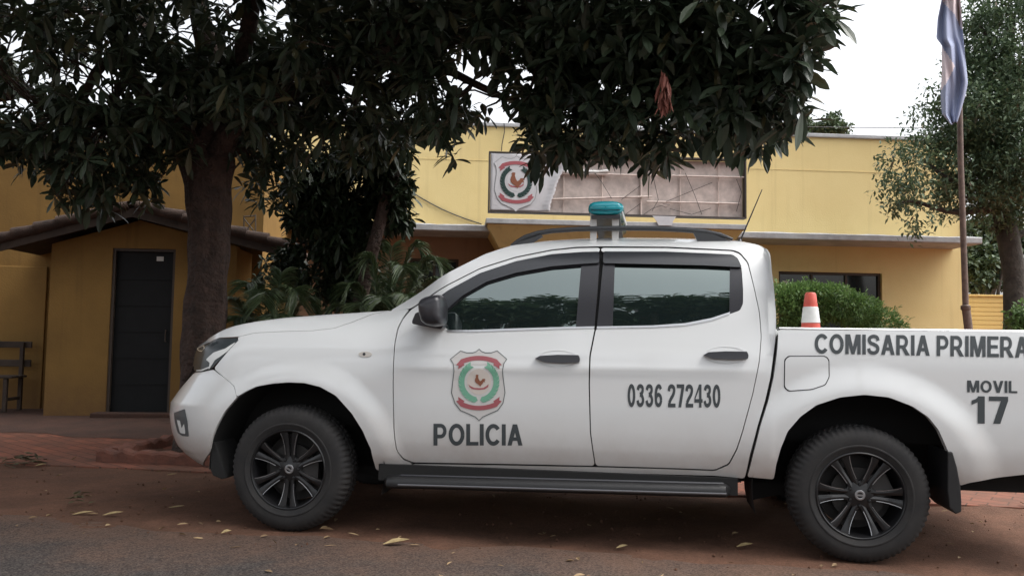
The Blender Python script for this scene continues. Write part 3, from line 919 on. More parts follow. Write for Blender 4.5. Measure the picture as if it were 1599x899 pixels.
def densify(pts, d, closed=True):
    out = []
    n = len(pts)
    for i in range(n if closed else n - 1):
        a, b = pts[i], pts[(i + 1) % n]
        L_ = math.hypot(b[0] - a[0], b[1] - a[1]); k = max(1, int(math.ceil(L_ / d)))
        for j in range(k): out.append((a[0] + (b[0] - a[0]) * j / k, a[1] + (b[1] - a[1]) * j / k))
    if not closed: out.append(pts[-1])
    return out
def chaikin(pts, closed=True):
    out = []; n = len(pts)
    if not closed: out.append(pts[0])
    for i in range(n if closed else n - 1):
        a, b = pts[i], pts[(i + 1) % n]
        out.append((a[0] * .75 + b[0] * .25, a[1] * .75 + b[1] * .25)); out.append((a[0] * .25 + b[0] * .75, a[1] * .25 + b[1] * .75))
    if not closed: out.append(pts[-1])
    return out
def rounded(pts, d=0.05, it=2): 
    p = densify(pts, d)
    for _ in range(it): p = chaikin(p)
    o = [p[0]]
    for q in p[1:]:
        if math.hypot(q[0] - o[-1][0], q[1] - o[-1][1]) > 0.005: o.append(q)
    return o
def inside(pt, poly):
    x, y = pt; c = False; n = len(poly); j = n - 1
    for i in range(n):
        xi, yi = poly[i]; xj, yj = poly[j]
        if (yi > y) != (yj > y) and x < (xj - xi) * (y - yi) / (yj - yi) + xi: c = not c
        j = i
    return c

def side_panel(name, outline, mat, parent, off=0.0, h=0.03, flange=0.02, side=0, surf=None):
    """a sheet metal panel following the body side surface; flange turns its rim inward"""
    surf = surf or Y
    bd = densify(outline, 0.022)
    n = len(bd)
    us_ = [p[0] for p in bd]; zs_ = [p[1] for p in bd]
    arr = np.array(bd)
    inner = []
    if h:
        for u in np.arange(min(us_) + h / 2, max(us_), h):
            for z in np.arange(min(zs_) + h / 2, max(zs_), h):
                if inside((u, z), bd) and np.min((arr[:, 0] - u) ** 2 + (arr[:, 1] - z) ** 2) > (0.6 * h) ** 2: inner.append((float(u), float(z)))
    co = [Vector(p) for p in bd + inner]
    r = geometry.delaunay_2d_cdt(co, [], [list(range(n))], 1, 1e-6)
    pts, edges, tris = r[0], r[1], r[2]
    vs, ns = [], []
    e = 0.004
    for p in pts:
        u, z = p.x, p.y
        y = surf(u, z)
        du = (surf(u + e, z) - surf(u - e, z)) / (2 * e); dz = (surf(u, z + e) - surf(u, z - e)) / (2 * e)
        vs.append((u, y - off, z)); ns.append(Vector((du, -1, dz)).normalized())
    fs = [tuple(t) for t in tris]
    cnt = {}
    for t in fs:
        for i in range(len(t)):
            k = (t[i], t[(i + 1) % len(t)])
            cnt[k] = 1
    rim = [k for k in cnt if (k[1], k[0]) not in cnt]
    nrm = [tuple(x) for x in ns]
    if flange:
        idx = {}
        def dup(i, d):
            k = (i, d)
            if k not in idx:
                idx[k] = len(vs)
                vs.append((vs[i][0], vs[i][1] + (flange if d else 0), vs[i][2])); nrm.append((0, 0, 0))
            return idx[k]
        for a, b in rim: fs.append((dup(b, 0), dup(a, 0), dup(a, 1), dup(b, 1)))
    # orient: normals point to -w
    a, b, c = [Vector(vs[i]) for i in fs[0][:3]]
    flip = (b - a).cross(c - a).y > 0
    if side: vs = [(p[0], WD - p[1], p[2]) for p in vs]; nrm = [(q[0], -q[1], q[2]) for q in nrm]; flip = not flip
    if flip: fs = [f[::-1] for f in fs]
    me = bpy.data.meshes.new(name); me.from_pydata(vs, [], fs); me.materials.append(mat)
    me.shade_smooth(); me.update()
    me.normals_split_custom_set_from_vertices(nrm)
    return link_mesh(name, me, parent, TM)

# materials
def paint_mat():
    m, nt, b = new_mat('white_car_paint')
    N, L = nt.nodes, nt.links
    tc = N.new('ShaderNodeTexCoord')
    nz = N.new('ShaderNodeTexNoise'); nz.inputs['Scale'].default_value = 3.0; nz.inputs['Detail'].default_value = 8; nz.inputs['Roughness'].default_value = 0.7
    L.new(tc.outputs['Object'], nz.inputs['Vector'])
    # road dust thrown up along the lowest part of the body (dirt, by height on the vehicle)
    sx = N.new('ShaderNodeSeparateXYZ'); L.new(tc.outputs['Object'], sx.inputs[0])
    mr = N.new('ShaderNodeMapRange'); mr.inputs['From Min'].default_value = 0.82; mr.inputs['From Max'].default_value = 0.42; mr.inputs['To Min'].default_value = 0; mr.inputs['To Max'].default_value = 0.75
    L.new(sx.outputs['Z'], mr.inputs['Value'])
    mu = N.new('ShaderNodeMath'); mu.operation = 'MULTIPLY'; L.new(mr.outputs[0], mu.inputs[0]); L.new(nz.outputs[0], mu.inputs[1])
    mx = N.new('ShaderNodeMixRGB'); mx.inputs[1].default_value = (0.70, 0.715, 0.715, 1); mx.inputs[2].default_value = (0.33, 0.23, 0.17, 1)
    L.new(mu.outputs[0], mx.inputs[0]); L.new(mx.outputs[0], b.inputs['Base Color'])
    b.inputs['Roughness'].default_value = 0.32
    b.inputs['Coat Weight'].default_value = 1.0; b.inputs['Coat Roughness'].default_value = 0.06
    ra = N.new('ShaderNodeMapRange'); ra.inputs['To Min'].default_value = 0.02; ra.inputs['To Max'].default_value = 0.12
    L.new(nz.outputs[0], ra.inputs['Value']); L.new(ra.outputs[0], b.inputs['Coat Roughness'])
    return m
M_paint = paint_mat()
M_black = simple('black_plastic', (0.012, 0.012, 0.013), 0.5, var=0.25, vscale=12)
M_trim = simple('satin_black_trim', (0.028, 0.028, 0.033), 0.28)
M_visor = simple('smoked_visor', (0.03, 0.033, 0.038), 0.22, spec=0.6)
M_under = simple('underbody_black', (0.010, 0.010, 0.010), 0.9)
M_chrome = simple('chrome', (0.85, 0.86, 0.88), 0.35, metal=1.0)
M_alu = simple('machined_alloy', (0.50, 0.51, 0.53), 0.3, metal=1.0)
M_rimdark = simple('dark_alloy', (0.009, 0.009, 0.010), 0.32)
M_disc = simple('brake_disc', (0.03, 0.028, 0.027), 0.6, metal=0.3)
M_letter = simple('dark_grey_vinyl', (0.055, 0.065, 0.07), 0.4)
M_teal = simple('teal_lens', (0.01, 0.30, 0.36), 0.12, coat=0.5)
M_amber = simple('clear_marker', (0.55, 0.52, 0.48), 0.15)
M_red = simple('red_lamp', (0.35, 0.02, 0.02), 0.15)
M_lens = simple('headlamp_lens', (0.040, 0.048, 0.052), 0.22, spec=0.35)
M_lampwhite = simple('lamp_reflector', (0.72, 0.73, 0.72), 0.15)
M_lampamb = simple('lamp_indicator', (0.60, 0.50, 0.38), 0.2)
M_fog = simple('fog_housing', (0.10, 0.11, 0.115), 0.35)
M_rail = simple('roof_rail_grey', (0.045, 0.048, 0.052), 0.35)

def tyre_mat():
    m, nt, b = new_mat('dusty_tyre')
    N, L = nt.nodes, nt.links
    tc = N.new('ShaderNodeTexCoord')
    nz = N.new('ShaderNodeTexNoise'); nz.inputs['Scale'].default_value = 7; nz.inputs['Detail'].default_value = 8; nz.inputs['Roughness'].default_value = 0.75
    L.new(tc.outputs['Object'], nz.inputs['Vector'])
    rp = N.new('ShaderNodeValToRGB'); e = rp.color_ramp.elements
    e[0].position = 0.35; e[0].color = (0.009, 0.009, 0.010, 1); e[1].position = 0.8; e[1].color = (0.030, 0.027, 0.025, 1)
    L.new(nz.outputs[0], rp.inputs[0]); L.new(rp.outputs[0], b.inputs['Base Color'])
    b.inputs['Roughness'].default_value = 0.78
    return m
M_tyre = tyre_mat()

def glass_mat():
    """dark tinted window film: nearly opaque, mirrors the street"""
    m, nt, b = new_mat('tinted_glass')
    N, L = nt.nodes, nt.links
    b.inputs['Base Color'].default_value = (0.010, 0.016, 0.016, 1); b.inputs['Roughness'].default_value = 0.02
    b.inputs['Specular IOR Level'].default_value = 0.5
    gl = N.new('ShaderNodeBsdfGlossy'); gl.inputs['Roughness'].default_value = 0.012; gl.inputs['Color'].default_value = (0.85, 1.0, 0.95, 1)
    tc = N.new('ShaderNodeTexCoord')
    nz = N.new('ShaderNodeTexNoise'); nz.inputs['Scale'].default_value = 5.5; nz.inputs['Detail'].default_value = 1
    L.new(tc.outputs['Object'], nz.inputs['Vector'])
    bp = N.new('ShaderNodeBump'); bp.inputs['Strength'].default_value = 0.06; bp.inputs['Distance'].default_value = 0.02
    L.new(nz.outputs[0], bp.inputs['Height']); L.new(bp.outputs[0], gl.inputs['Normal'])
    mx = N.new('ShaderNodeMixShader'); mx.inputs[0].default_value = 0.20
    L.new(b.outputs[0], mx.inputs[1]); L.new(gl.outputs[0], mx.inputs[2]); L.new(mx.outputs[0], N['Material Output'].inputs['Surface'])
    return m
M_glass = glass_mat()

truck = thing('police_pickup', 'white double cab police pickup with dark lettering parked along the road edge', 'pickup', TM)

def outset(pts, d):
    n = len(pts); out = []
    ar = sum(pts[i - 1][0] * pts[i][1] - pts[i][0] * pts[i - 1][1] for i in range(n))
    sg_ = 1 if ar > 0 else -1
    for i in range(n):
        a, b = pts[i - 1], pts[(i + 1) % n]
        tx, ty = b[0] - a[0], b[1] - a[1]; L_ = math.hypot(tx, ty) or 1
        out.append((pts[i][0] + sg_ * ty / L_ * d, pts[i][1] - sg_ * tx / L_ * d))
    return out
# ---- outlines measured on the photograph, turned into (u, z) on the body side
o_bumper = rounded(PX([(333, 577.5), (350, 590), (365, 603.5), (369, 620), (350, 642), (338, 664), (331, 682), (327, 706), (326, 735), (307, 731), (287, 720), (275, 706), (269, 694), (265.5, 675), (264.5, 645), (267, 627), (279, 610), (297, 589), (304, 582), (317, 581)]), 0.03)
o_fender = rounded(PX([(374, 530), (371, 526.5), (400, 520), (445, 518), (487, 517), (522, 513), (550, 503.5), (583, 490.5), (607, 486), (638, 483), (629, 495), (620, 512), (615.5, 535), (614, 555), (612.5, 600), (614, 675), (618.5, 704), (629, 718), (642, 723), (642, 733), (588, 733), (580, 701), (567, 672), (550, 645), (525, 617), (500, 603), (475, 597), (450, 596), (425, 598), (400, 602.5), (384, 610), (370, 618.5), (367, 602.5), (351, 588.5), (335, 575), (350, 556.5)]), 0.035)
o_head = rounded(PX([(304, 543), (321, 537), (342, 528), (370, 527.5), (372, 531), (349, 556), (331.5, 574), (315, 580), (305, 580.5), (302, 570)]), 0.025)
o_cab = rounded(PX([(610, 485), (625, 476), (645, 464), (665, 450.5), (717, 417.5), (757, 397.5), (800, 383.5), (848, 378), (905, 374.5), (975, 373), (1060, 374), (1130, 376), (1158, 377.5), (1183, 382.5), (1195, 388), (1201, 397), (1204, 425), (1207.5, 450), (1211, 490), (1211, 515), (1208, 545), (1202, 590), (1194, 625), (1182, 665), (1170, 710), (1162, 746), (1116, 741.5), (1000, 738.5), (800, 735), (644, 733), (644, 724.5), (800, 727), (929, 729.5), (1040, 732.5), (1116, 735.5), (1139, 726), (1151.5, 703), (1160, 677), (1177, 614), (1187, 564), (1190, 525), (1187, 487), (1179, 450), (1169, 409), (1156, 393.5), (1144, 389.5), (1040, 384.5), (940, 384), (900, 384.8), (862, 389), (806, 400), (750, 417.5), (700, 443), (662, 467), (641, 481)]), 0.04)
o_fdoor = rounded(PX([(642, 484), (631, 497), (622.5, 514), (618, 537), (616.5, 555), (615.2, 600), (616.8, 675), (621, 703), (631, 715), (645, 720.7), (800, 723.3), (928, 726), (920.5, 675), (918.5, 600), (919.5, 555), (928, 512), (860, 513.5), (800, 515.5), (740, 518), (700, 518), (690, 505), (678, 471), (700, 453), (750, 426), (806, 407.5), (862, 396.5), (936, 392.5), (936.3, 387.5), (900, 388), (862, 392), (806, 403), (750, 420.5), (700, 446), (661, 471)]), 0.04)
o_rdoor = rounded(PX([(931.5, 513), (923, 556), (921.8, 600), (923.5, 675), (931, 726), (1000, 728), (1040, 729.2), (1116, 732), (1137, 722.5), (1149, 700), (1157.5, 675), (1174.5, 613), (1184.5, 563), (1187.5, 525), (1184.5, 487), (1176.5, 450), (1166.5, 411), (1154, 396.7), (1143, 392.8), (1040, 388), (939.5, 387.5), (939.3, 392.5), (1040, 392.5), (1143, 397), (1153, 403), (1158.5, 418), (1161, 450), (1161, 474), (1156, 485), (1139, 491), (1110, 501), (1070, 508.5), (1020, 512)]), 0.04)
o_bed_px = [(1216, 514.5), (1214, 545), (1208, 590), (1200, 625), (1187.5, 665), (1176, 710), (1167, 744), (1208, 748), (1212, 725), (1219, 700), (1230, 673), (1250, 650), (1275, 632), (1312, 620), (1350, 616), (1388, 620), (1425, 634), (1450, 651), (1466, 671), (1478, 698), (1490, 729), (1498, 758), (1515, 753), (1550, 746.5), (1599, 740.5)]
z_rail = S(1400, 514.5)[1]
bed_lo = PX(o_bed_px)
u_rail0 = bed_lo[0][0]
o_bed = rounded(bed_lo + [(U_TAIL - 0.05, bed_lo[-1][1] + 0.02), (U_TAIL, bed_lo[-1][1] + 0.08), (U_TAIL, z_rail)], 0.035)
flap_px = [(1226, 562), (1232, 556.5), (1288, 556.5), (1293.5, 562), (1294, 588), (1288, 600), (1267, 607), (1232, 609.5), (1225.5, 604)]
o_flap = rounded(PX(flap_px), 0.03)
o_bumper, o_fender, o_cab, o_fdoor, o_rdoor = [outset(o_, 0.0024) for o_ in (o_bumper, o_fender, o_cab, o_fdoor, o_rdoor)]

for side in (0, 1):
    side_panel('front_fender', o_fender, M_paint, truck, side=side, flange=0.035)
    side_panel('cab_frame', o_cab, M_paint, truck, side=side)
    fd = side_panel('front_door', o_fdoor, M_paint, truck, side=side)
    rdr = side_panel('rear_door', o_rdoor, M_paint, truck, side=side)
    bed_s = side_panel('bed_side', o_bed, M_paint, truck, side=side, flange=0.045)
    if side == 0: door_f, door_r, bed_side = fd, rdr, bed_s
    # window glass, pillar trim, rain visor, chrome strip
    gf = rounded(PX([(676, 469), (700, 451), (750, 424), (806, 406), (862, 396), (910, 394), (900, 511), (800, 514), (698, 517), (686, 500)]), 0.04)
    side_panel('window', gf, M_glass, fd, off=-0.014, flange=0, side=side)
    gr = rounded(PX([(957, 394), (1040, 393.5), (1143, 398), (1143, 488), (1110, 499), (1070, 506.5), (1020, 510.5), (955, 511.5)]), 0.04)
    side_panel('window', gr, M_glass, rdr, off=-0.014, flange=0, side=side)
    side_panel('pillar_trim', rounded(PX([(908, 410), (936, 410), (933, 455), (928, 511), (899, 511.5), (904, 455)]), 0.02), M_trim, fd, off=-0.004, flange=0.012, side=side)
    side_panel('pillar_trim', rounded(PX([(942, 409), (960, 409.5), (958.5, 455), (956.5, 510.5), (932, 511), (937, 460)]), 0.02), M_trim, rdr, off=-0.004, flange=0.012, side=side)
    side_panel('quarter_trim', rounded(PX([(1140, 416), (1157.5, 416), (1160.5, 450), (1160.5, 473), (1155.5, 484), (1139, 489.5)]), 0.02), M_trim, rdr, off=-0.004, flange=0.012, side=side)
    side_panel('rain_visor', rounded(PX([(678, 471), (700, 453.5), (750, 426.5), (806, 408), (862, 397), (910, 393.5), (935.8, 393), (935.8, 410.5), (910, 412), (862, 416), (806, 426), (760, 440), (722, 462), (694, 487), (686, 484)]), 0.03), M_visor, fd, off=0.013, flange=0.02, side=side)
    side_panel('rain_visor', rounded(PX([(942, 392.8), (1040, 393), (1143, 397.5), (1151.5, 403), (1158, 417.5), (1100, 414.5), (942, 411)]), 0.03), M_visor, rdr, off=0.013, flange=0.02, side=side)
    side_panel('window_seal', rounded(PX([(686, 487), (694, 489), (722, 465), (760, 443.5), (806, 430), (862, 419.5), (908, 415.5), (908, 411.5), (862, 415), (806, 424), (760, 437), (722, 458)]), 0.012, 1), M_trim, fd, off=-0.006, flange=0.008, side=side, h=0)
    side_panel('belt_chrome', densify(PX([(700, 518), (740, 518), (800, 515.8), (860, 513.8), (928, 512), (928.5, 509.3), (860, 510.8), (800, 512.6), (740, 514.8), (697, 515)]), 0.03), M_chrome, fd, off=0.004, flange=0.012, side=side, h=0)
    side_panel('belt_chrome', densify(PX([(931.8, 512.5), (1020, 511), (1070, 508), (1110, 500.5), (1139, 490.5), (1140, 486.8), (1110, 496.5), (1070, 504.3), (1020, 507.8), (932.3, 509.5)]), 0.03), M_chrome, rdr, off=0.004, flange=0.012, side=side, h=0)
    # door handles: shallow dark cup, lever
    for dpar, hx, hy in ((fd, 871, 560), (rdr, 1133, 554.5)):
        cup = [(hx + 34 * math.cos(t * PI / 12), hy + 13.5 * math.sin(t * PI / 12)) for t in range(24)]
        hp = side_panel('handle_cup', densify(PX(cup), 0.02), M_paint, dpar, off=0.003, flange=0.004, side=side, h=0.02, surf=lambda u, z, c=S(hx, hy): Y(u, z) + 0.016 * max(0, 1 - ((u - c[0]) / .122) ** 2 - ((z - c[1]) / .05) ** 2))
        lever = [(hx - 35, hy - 0.5), (hx - 27, hy - 5), (hx, hy - 6.5), (hx + 33, hy - 6), (hx + 35, hy), (hx + 34, hy + 5.5), (hx + 8, hy + 6.5), (hx - 20, hy + 5)]
        side_panel('handle', rounded(PX(lever), 0.012, 1), M_trim, dpar, off=0.024, flange=0.028, side=side, h=0.02)
    if side == 0:
        side_panel('fuel_flap_gap', rounded([(p[0], p[1]) for p in PX([(cx_ + (x - cx_) * 1.045, cy_ + (y - cy_) * 1.055) for cx_, cy_ in [(1259, 582)] for x, y in flap_px])], 0.03), M_under, bed_side, off=0.0012, flange=0, side=side)
        side_panel('fuel_flap', o_flap, M_paint, bed_side, off=0.003, flange=0.003, side=side)
    # front corner pieces
    side_panel('bumper_corner', o_bumper, M_paint, truck, side=side, h=0.025)
    hl = side_panel('headlight', o_head, M_lens, truck, off=0.002, flange=0.03, side=side, h=0.02)
    side_panel('reflector', rounded(PX([(336, 562), (333, 567), (326, 578), (328, 566), (322, 561), (334, 550), (352, 544), (366, 535), (369, 534.5), (356, 548), (345, 556)]), 0.02, 1), M_lampwhite, hl, off=0.0045, flange=0, side=side, h=0.02)
    side_panel('reflector', rounded(PX([(307, 577.5), (316, 576.5), (331, 570.5), (328, 574), (316, 578.7), (307, 579)]), 0.02, 1), M_lampwhite, hl, off=0.0045, flange=0, side=side, h=0)
    side_panel('indicator', rounded(PX([(308, 544), (313, 541), (319.5, 538), (320.5, 543.5), (315.5, 549), (310.5, 547.5)]), 0.012, 1), M_lampamb, hl, off=0.0045, flange=0, side=side, h=0)
    fg = side_panel('fog_lamp', rounded(PX([(272, 644), (283, 640), (289, 638), (293, 658), (295, 681), (285, 680), (278, 675), (274, 660)]), 0.02), M_fog, truck, off=0.004, flange=0.02, side=side, h=0.02)
    side_panel('fog_lens', rounded(PX([(277, 655), (282, 656), (284.5, 668), (288, 661), (290, 672), (290, 677), (282, 675)]), 0.01, 1), M_lampwhite, fg, off=0.006, flange=0, side=side, h=0)
    # marker lamp on the fender
    el = [(570.5 + 10.5 * math.cos(t * PI / 8), 553 + 4.4 * math.sin(t * PI / 8)) for t in range(16)]
    ml = side_panel('marker_lamp', densify(PX(el), 0.01), M_amber, truck, off=0.004, flange=0.01, side=side, h=0)
    el = [(569 + 2.4 * math.cos(t * PI / 4), 552.5 + 2.4 * math.sin(t * PI / 4)) for t in range(8)]
    side_panel('bulb', PX(el), M_trim, ml, off=0.006, flange=0, side=side, h=0)

# ---- dark shell behind the gaps
shell_cab = rounded(PX([(600, 492), (625, 479), (665, 454), (717, 421), (757, 401), (800, 387), (848, 381.5), (905, 378), (975, 376.5), (1060, 377.5), (1130, 379.5), (1158, 381), (1190, 390), (1198, 400), (1203, 450), (1207, 500), (1203, 560), (1190, 625), (1160, 738), (1000, 734), (800, 730), (650, 728), (606, 725), (606, 560)]), 0.06)
for side in (0, 1):
    side_panel('inner_shell', shell_cab, M_under, truck, off=-0.022, flange=0.06, side=side, h=0.06)
    side_panel('inner_shell', rounded(PX([(1214, 520), (1230, 520), (1225, 600), (1180, 742), (1160, 742), (1180, 665), (1203, 590)]), 0.06), M_under, truck, off=-0.025, flange=0, side=side, h=0.06)
    side_panel('inner_shell', rounded(PX([(380, 528), (445, 523), (520, 518), (560, 507), (600, 494), (612, 500), (612, 728), (595, 728), (585, 690), (560, 645), (500, 592), (450, 586), (400, 592), (352, 612), (330, 660), (318, 725), (290, 715), (276, 690), (275, 640), (300, 592), (322, 585), (345, 568)]), 0.05), M_under, truck, off=-0.022, flange=0, side=side, h=0.05)

# ---- bonnet, windscreen, roof, cab back, nose, bed
def loft_across(name, mat, edge, crown=0.03, bow=0.0, power=2.0, inset=0.0, nx=24, sub=None):
    """edge = left boundary points (u, w, z); the surface runs across to the mirrored boundary"""
    rows = []
    for (u, w, z) in edge:
        w = w + inset
        row = []
        for k in range(nx + 1):
            t = k / nx
            b_ = 1 - abs(2 * t - 1) ** power
            row.append((u - bow * b_, w + (WD - 2 * w) * t, z + crown * b_))
        rows.append(row)
    m_ = MB(); m_.grid(rows)
    return m_.build(name, mat, truck, TM, ang=50)
def edge_pts(px, n):
    uz = PX(px); xs = [p[0] for p in px]
    d = [0]
    for a, b in zip(uz, uz[1:]): d.append(d[-1] + math.hypot(b[0] - a[0], b[1] - a[1]))
    out = []
    for k in range(n + 1):
        t = d[-1] * k / n
        u = float(np.interp(t, d, [p[0] for p in uz])); z = float(np.interp(t, d, [p[1] for p in uz]))
        out.append((u, Y(u, z), z))
    return out
hood_top = PX([(305, 542), (312, 536.5), (332, 524.5), (347, 516), (362, 510), (380, 505.5), (400, 502), (445, 496), (500, 492), (540, 489.5), (575, 487), (607, 485)])
hood_seam = PX([(305, 543), (322, 536), (342, 527), (371, 525.5), (400, 519), (445, 517), (487, 516), (522, 512), (550, 502.5), (583, 489.5), (607, 485.5)])
rows = []
nh = 60
for k in range(nh + 1):
    t = k / nh
    def at(lst):
        d = [0]
        for a, b in zip(lst, lst[1:]): d.append(d[-1] + math.hypot(b[0] - a[0], b[1] - a[1]))
        x = d[-1] * t
        return float(np.interp(x, d, [p[0] for p in lst])), float(np.interp(x, d, [p[1] for p in lst]))
    us0, zs0 = at(hood_seam); _, zt0 = us0, float(np.interp(us0, [p[0] for p in hood_top], [p[1] for p in hood_top]))
    zt0 = max(zt0, zs0 + 0.001)
    left = []
    for j in range(7):
        z = zs0 + (zt0 - zs0) * j / 6
        left.append((us0, Y(us0, z), z))
    wl_ = left[-1][1]
    mid = []
    for j in range(1, 20):
        tt = j / 20
        b_ = 1 - abs(2 * tt - 1) ** 2.4
        bulge = 0.02 * (1 - smooth(0.0, 0.12, abs(abs(2 * tt - 1) - 0.6)))
        mid.append((us0 - (0.13 * (1 - t) + 0.10 * t) * b_, wl_ + (WD - 2 * wl_) * tt, zt0 + 0.012 * b_ + 0.0 * bulge))
    rows.append(left + mid + [(p[0], WD - p[1], p[2]) for p in left[::-1]])
m_ = MB(); m_.grid(rows)
bonnet = m_.build('bonnet', M_paint, truck, TM, ang=60)
wind_e = edge_pts([(612, 484), (625, 476), (665, 450.5), (717, 417.5), (757, 397.5), (797, 384.3)], 24)
loft_across('windscreen', M_glass, wind_e, crown=0.02, bow=0.10, inset=0.012)
roof_e = edge_pts([(797, 384.3), (848, 378), (905, 374.5), (975, 373), (1060, 374), (1130, 376), (1158, 377.5), (1183, 382.5), (1195, 388)], 40)
loft_across('roof', M_paint, roof_e, crown=0.045, bow=0.0, power=2.6)
back_e = edge_pts([(1195, 388), (1201, 397), (1204, 425), (1207.5, 450), (1211, 490), (1211, 515), (1206, 560), (1185, 655), (1162, 746)], 20)
loft_across('cab_back', M_paint, back_e, crown=0.0, bow=-0.02)
uz0 = S(1205, 430); uz1 = S(1211, 500)
m_ = MB()
rw = [[(uz0[0] + 0.026 + (uz1[0] - uz0[0]) * t, 0.32 + 1.22 * k / 8, uz0[1] + (uz1[1] - uz0[1]) * t) for k in range(9)] for t in (0, .5, 1)]
m_.grid(rw); m_.build('rear_window', M_glass, truck, TM)
# nose across the front
nz_lv = np.linspace(0.44, 1.06, 30)
def nose_row(z, extra=0.0, nx=28):
    u0 = nose_u(z) - NOSE_D + 0.012; w0 = Y(u0, z) + 0.004
    row = []
    for k in range(nx + 1):
        t = k / nx; b_ = 1 - abs(2 * t - 1) ** 2.3
        row.append((u0 - 0.15 * b_ - extra, w0 + (WD - 2 * w0) * t, z))
    return row
m_ = MB(); m_.grid([nose_row(z) for z in nz_lv]); bump = m_.build('front_bumper', M_paint, truck, TM)
m_ = MB()
m_.grid([nose_row(z, 0.006)[7:22] for z in np.linspace(0.72, 1.04, 14)]); m_.build('grille', M_black, truck, TM)
m_ = MB()
for z in (0.76, 0.83, 0.90, 0.97): m_.tube([p for p in nose_row(z, 0.014)[8:21]], 0.010, n=6)
m_.build('grille_bars', M_chrome, bpy.data.objects['grille'], TM)
m_ = MB(); m_.grid([nose_row(z, 0.006)[6:23] for z in np.linspace(0.46, 0.62, 6)]); m_.build('air_intake', M_black, truck, TM)
# cargo bed
m_ = MB()
u0b, u1b = u_rail0 + 0.005, U_TAIL - 0.01
for s_ in (0, 1):
    f_ = (lambda w: w) if s_ == 0 else (lambda w: WD - w)
    rows = []
    for u in np.linspace(u0b, u1b, 30):
        y = Y(u, z_rail)
        rows.append([(u, f_(y + 0.001), z_rail - 0.002), (u, f_(y + 0.012), z_rail + 0.006), (u, f_(y + 0.07), z_rail + 0.006), (u, f_(y + 0.085), z_rail - 0.01), (u, f_(y + 0.085), 1.02 if abs(u - WB - 0.03) < 0.68 else 0.80)])
    m_.grid(rows)
m_.bx(u0b, u0b + 0.03, 0.11, WD - 0.11, 0.8, z_rail - 0.004)
bedbox = m_.build('bed_liner', M_paint, truck, TM)
m_ = MB(); m_.bx(u0b, u1b, 0.43, WD - 0.43, 0.76, 0.80)
for a_, b_ in ((u0b, WB - 0.62), (WB + 0.68, u1b)):
    m_.bx(a_, b_, 0.11, 0.428, 0.762, 0.798); m_.bx(a_, b_, WD - 0.428, WD - 0.11, 0.762, 0.798)
m_.build('bed_floor', M_black, truck, TM, sm=False)
m_ = MB(); m_.bx(U_TAIL - 0.05, U_TAIL + 0.012, 0.1, WD - 0.1, 0.70, z_rail); tg = m_.build('tailgate', M_paint, truck, TM, sm=False, bevel=0.015)
m_ = MB(); m_.bx(U_TAIL + 0.013, U_TAIL + 0.03, WD / 2 - 0.12, WD / 2 + 0.12, 1.08, 1.14); m_.build('handle', M_trim, tg, TM, bevel=0.006)
m_ = MB(); m_.bx(U_TAIL - 0.02, U_TAIL + 0.16, 0.08, WD - 0.08, 0.50, 0.64); m_.build('rear_bumper', M_chrome, truck, TM, bevel=0.03)
for s_ in (0, 1):
    m_ = MB(); y = 0.052 if s_ == 0 else WD - 0.052
    m_.bx(U_TAIL - 0.06, U_TAIL + 0.02, y - 0.045, y + 0.045, 0.82, 1.2); m_.build('tail_lamp', M_red, truck, TM, bevel=0.012)
# underbody and wheel wells
m_ = MB()
m_.bx(-0.55, WB + 1.05, 0.42, WD - 0.42, 0.36, 0.62)
m_.bx(0.60, WB - 0.62, 0.13, WD - 0.13, 0.40, 0.56)
m_.bx(WB + 0.62, WB + 1.1, 0.14, WD - 0.14, 0.5, 0.74)
m_.tube([(WB, 0.2, R_TYRE), (WB, WD - 0.2, R_TYRE)], 0.06, n=10)
m_.lathe([(0.001, -0.14), (0.1, -0.13), (0.15, -0.06), (0.15, 0.06), (0.1, 0.13), (0.001, 0.14)], n=16, c=(WB, WD / 2, R_TYRE))
m_.bx(0.2, WB - 0.5, 0.55, 0.62, 0.34, 0.36)
m_.bx(WB + 0.2, WB + 0.9, 0.5, 1.3, 0.40, 0.498)
m_.build('underbody', M_under, truck, TM, sm=False)
for cu, rr in ((0.02, 0.57), (WB + 0.03, 0.60)):
    for s_ in (0, 1):
        a, b = (0.045, 0.42) if s_ == 0 else (WD - 0.045, WD - 0.42)
        m_ = MB(); m_.lathe([(rr, a), (rr, b), (0.05, b)], n=24, c=(cu, 0, R_TYRE + 0.015), a0=0.12 if cu > 1 else -0.25, a1=PI + (0.05 if cu < 1 else 0.25))
        m_.build('wheel_well', M_under, truck, TM)

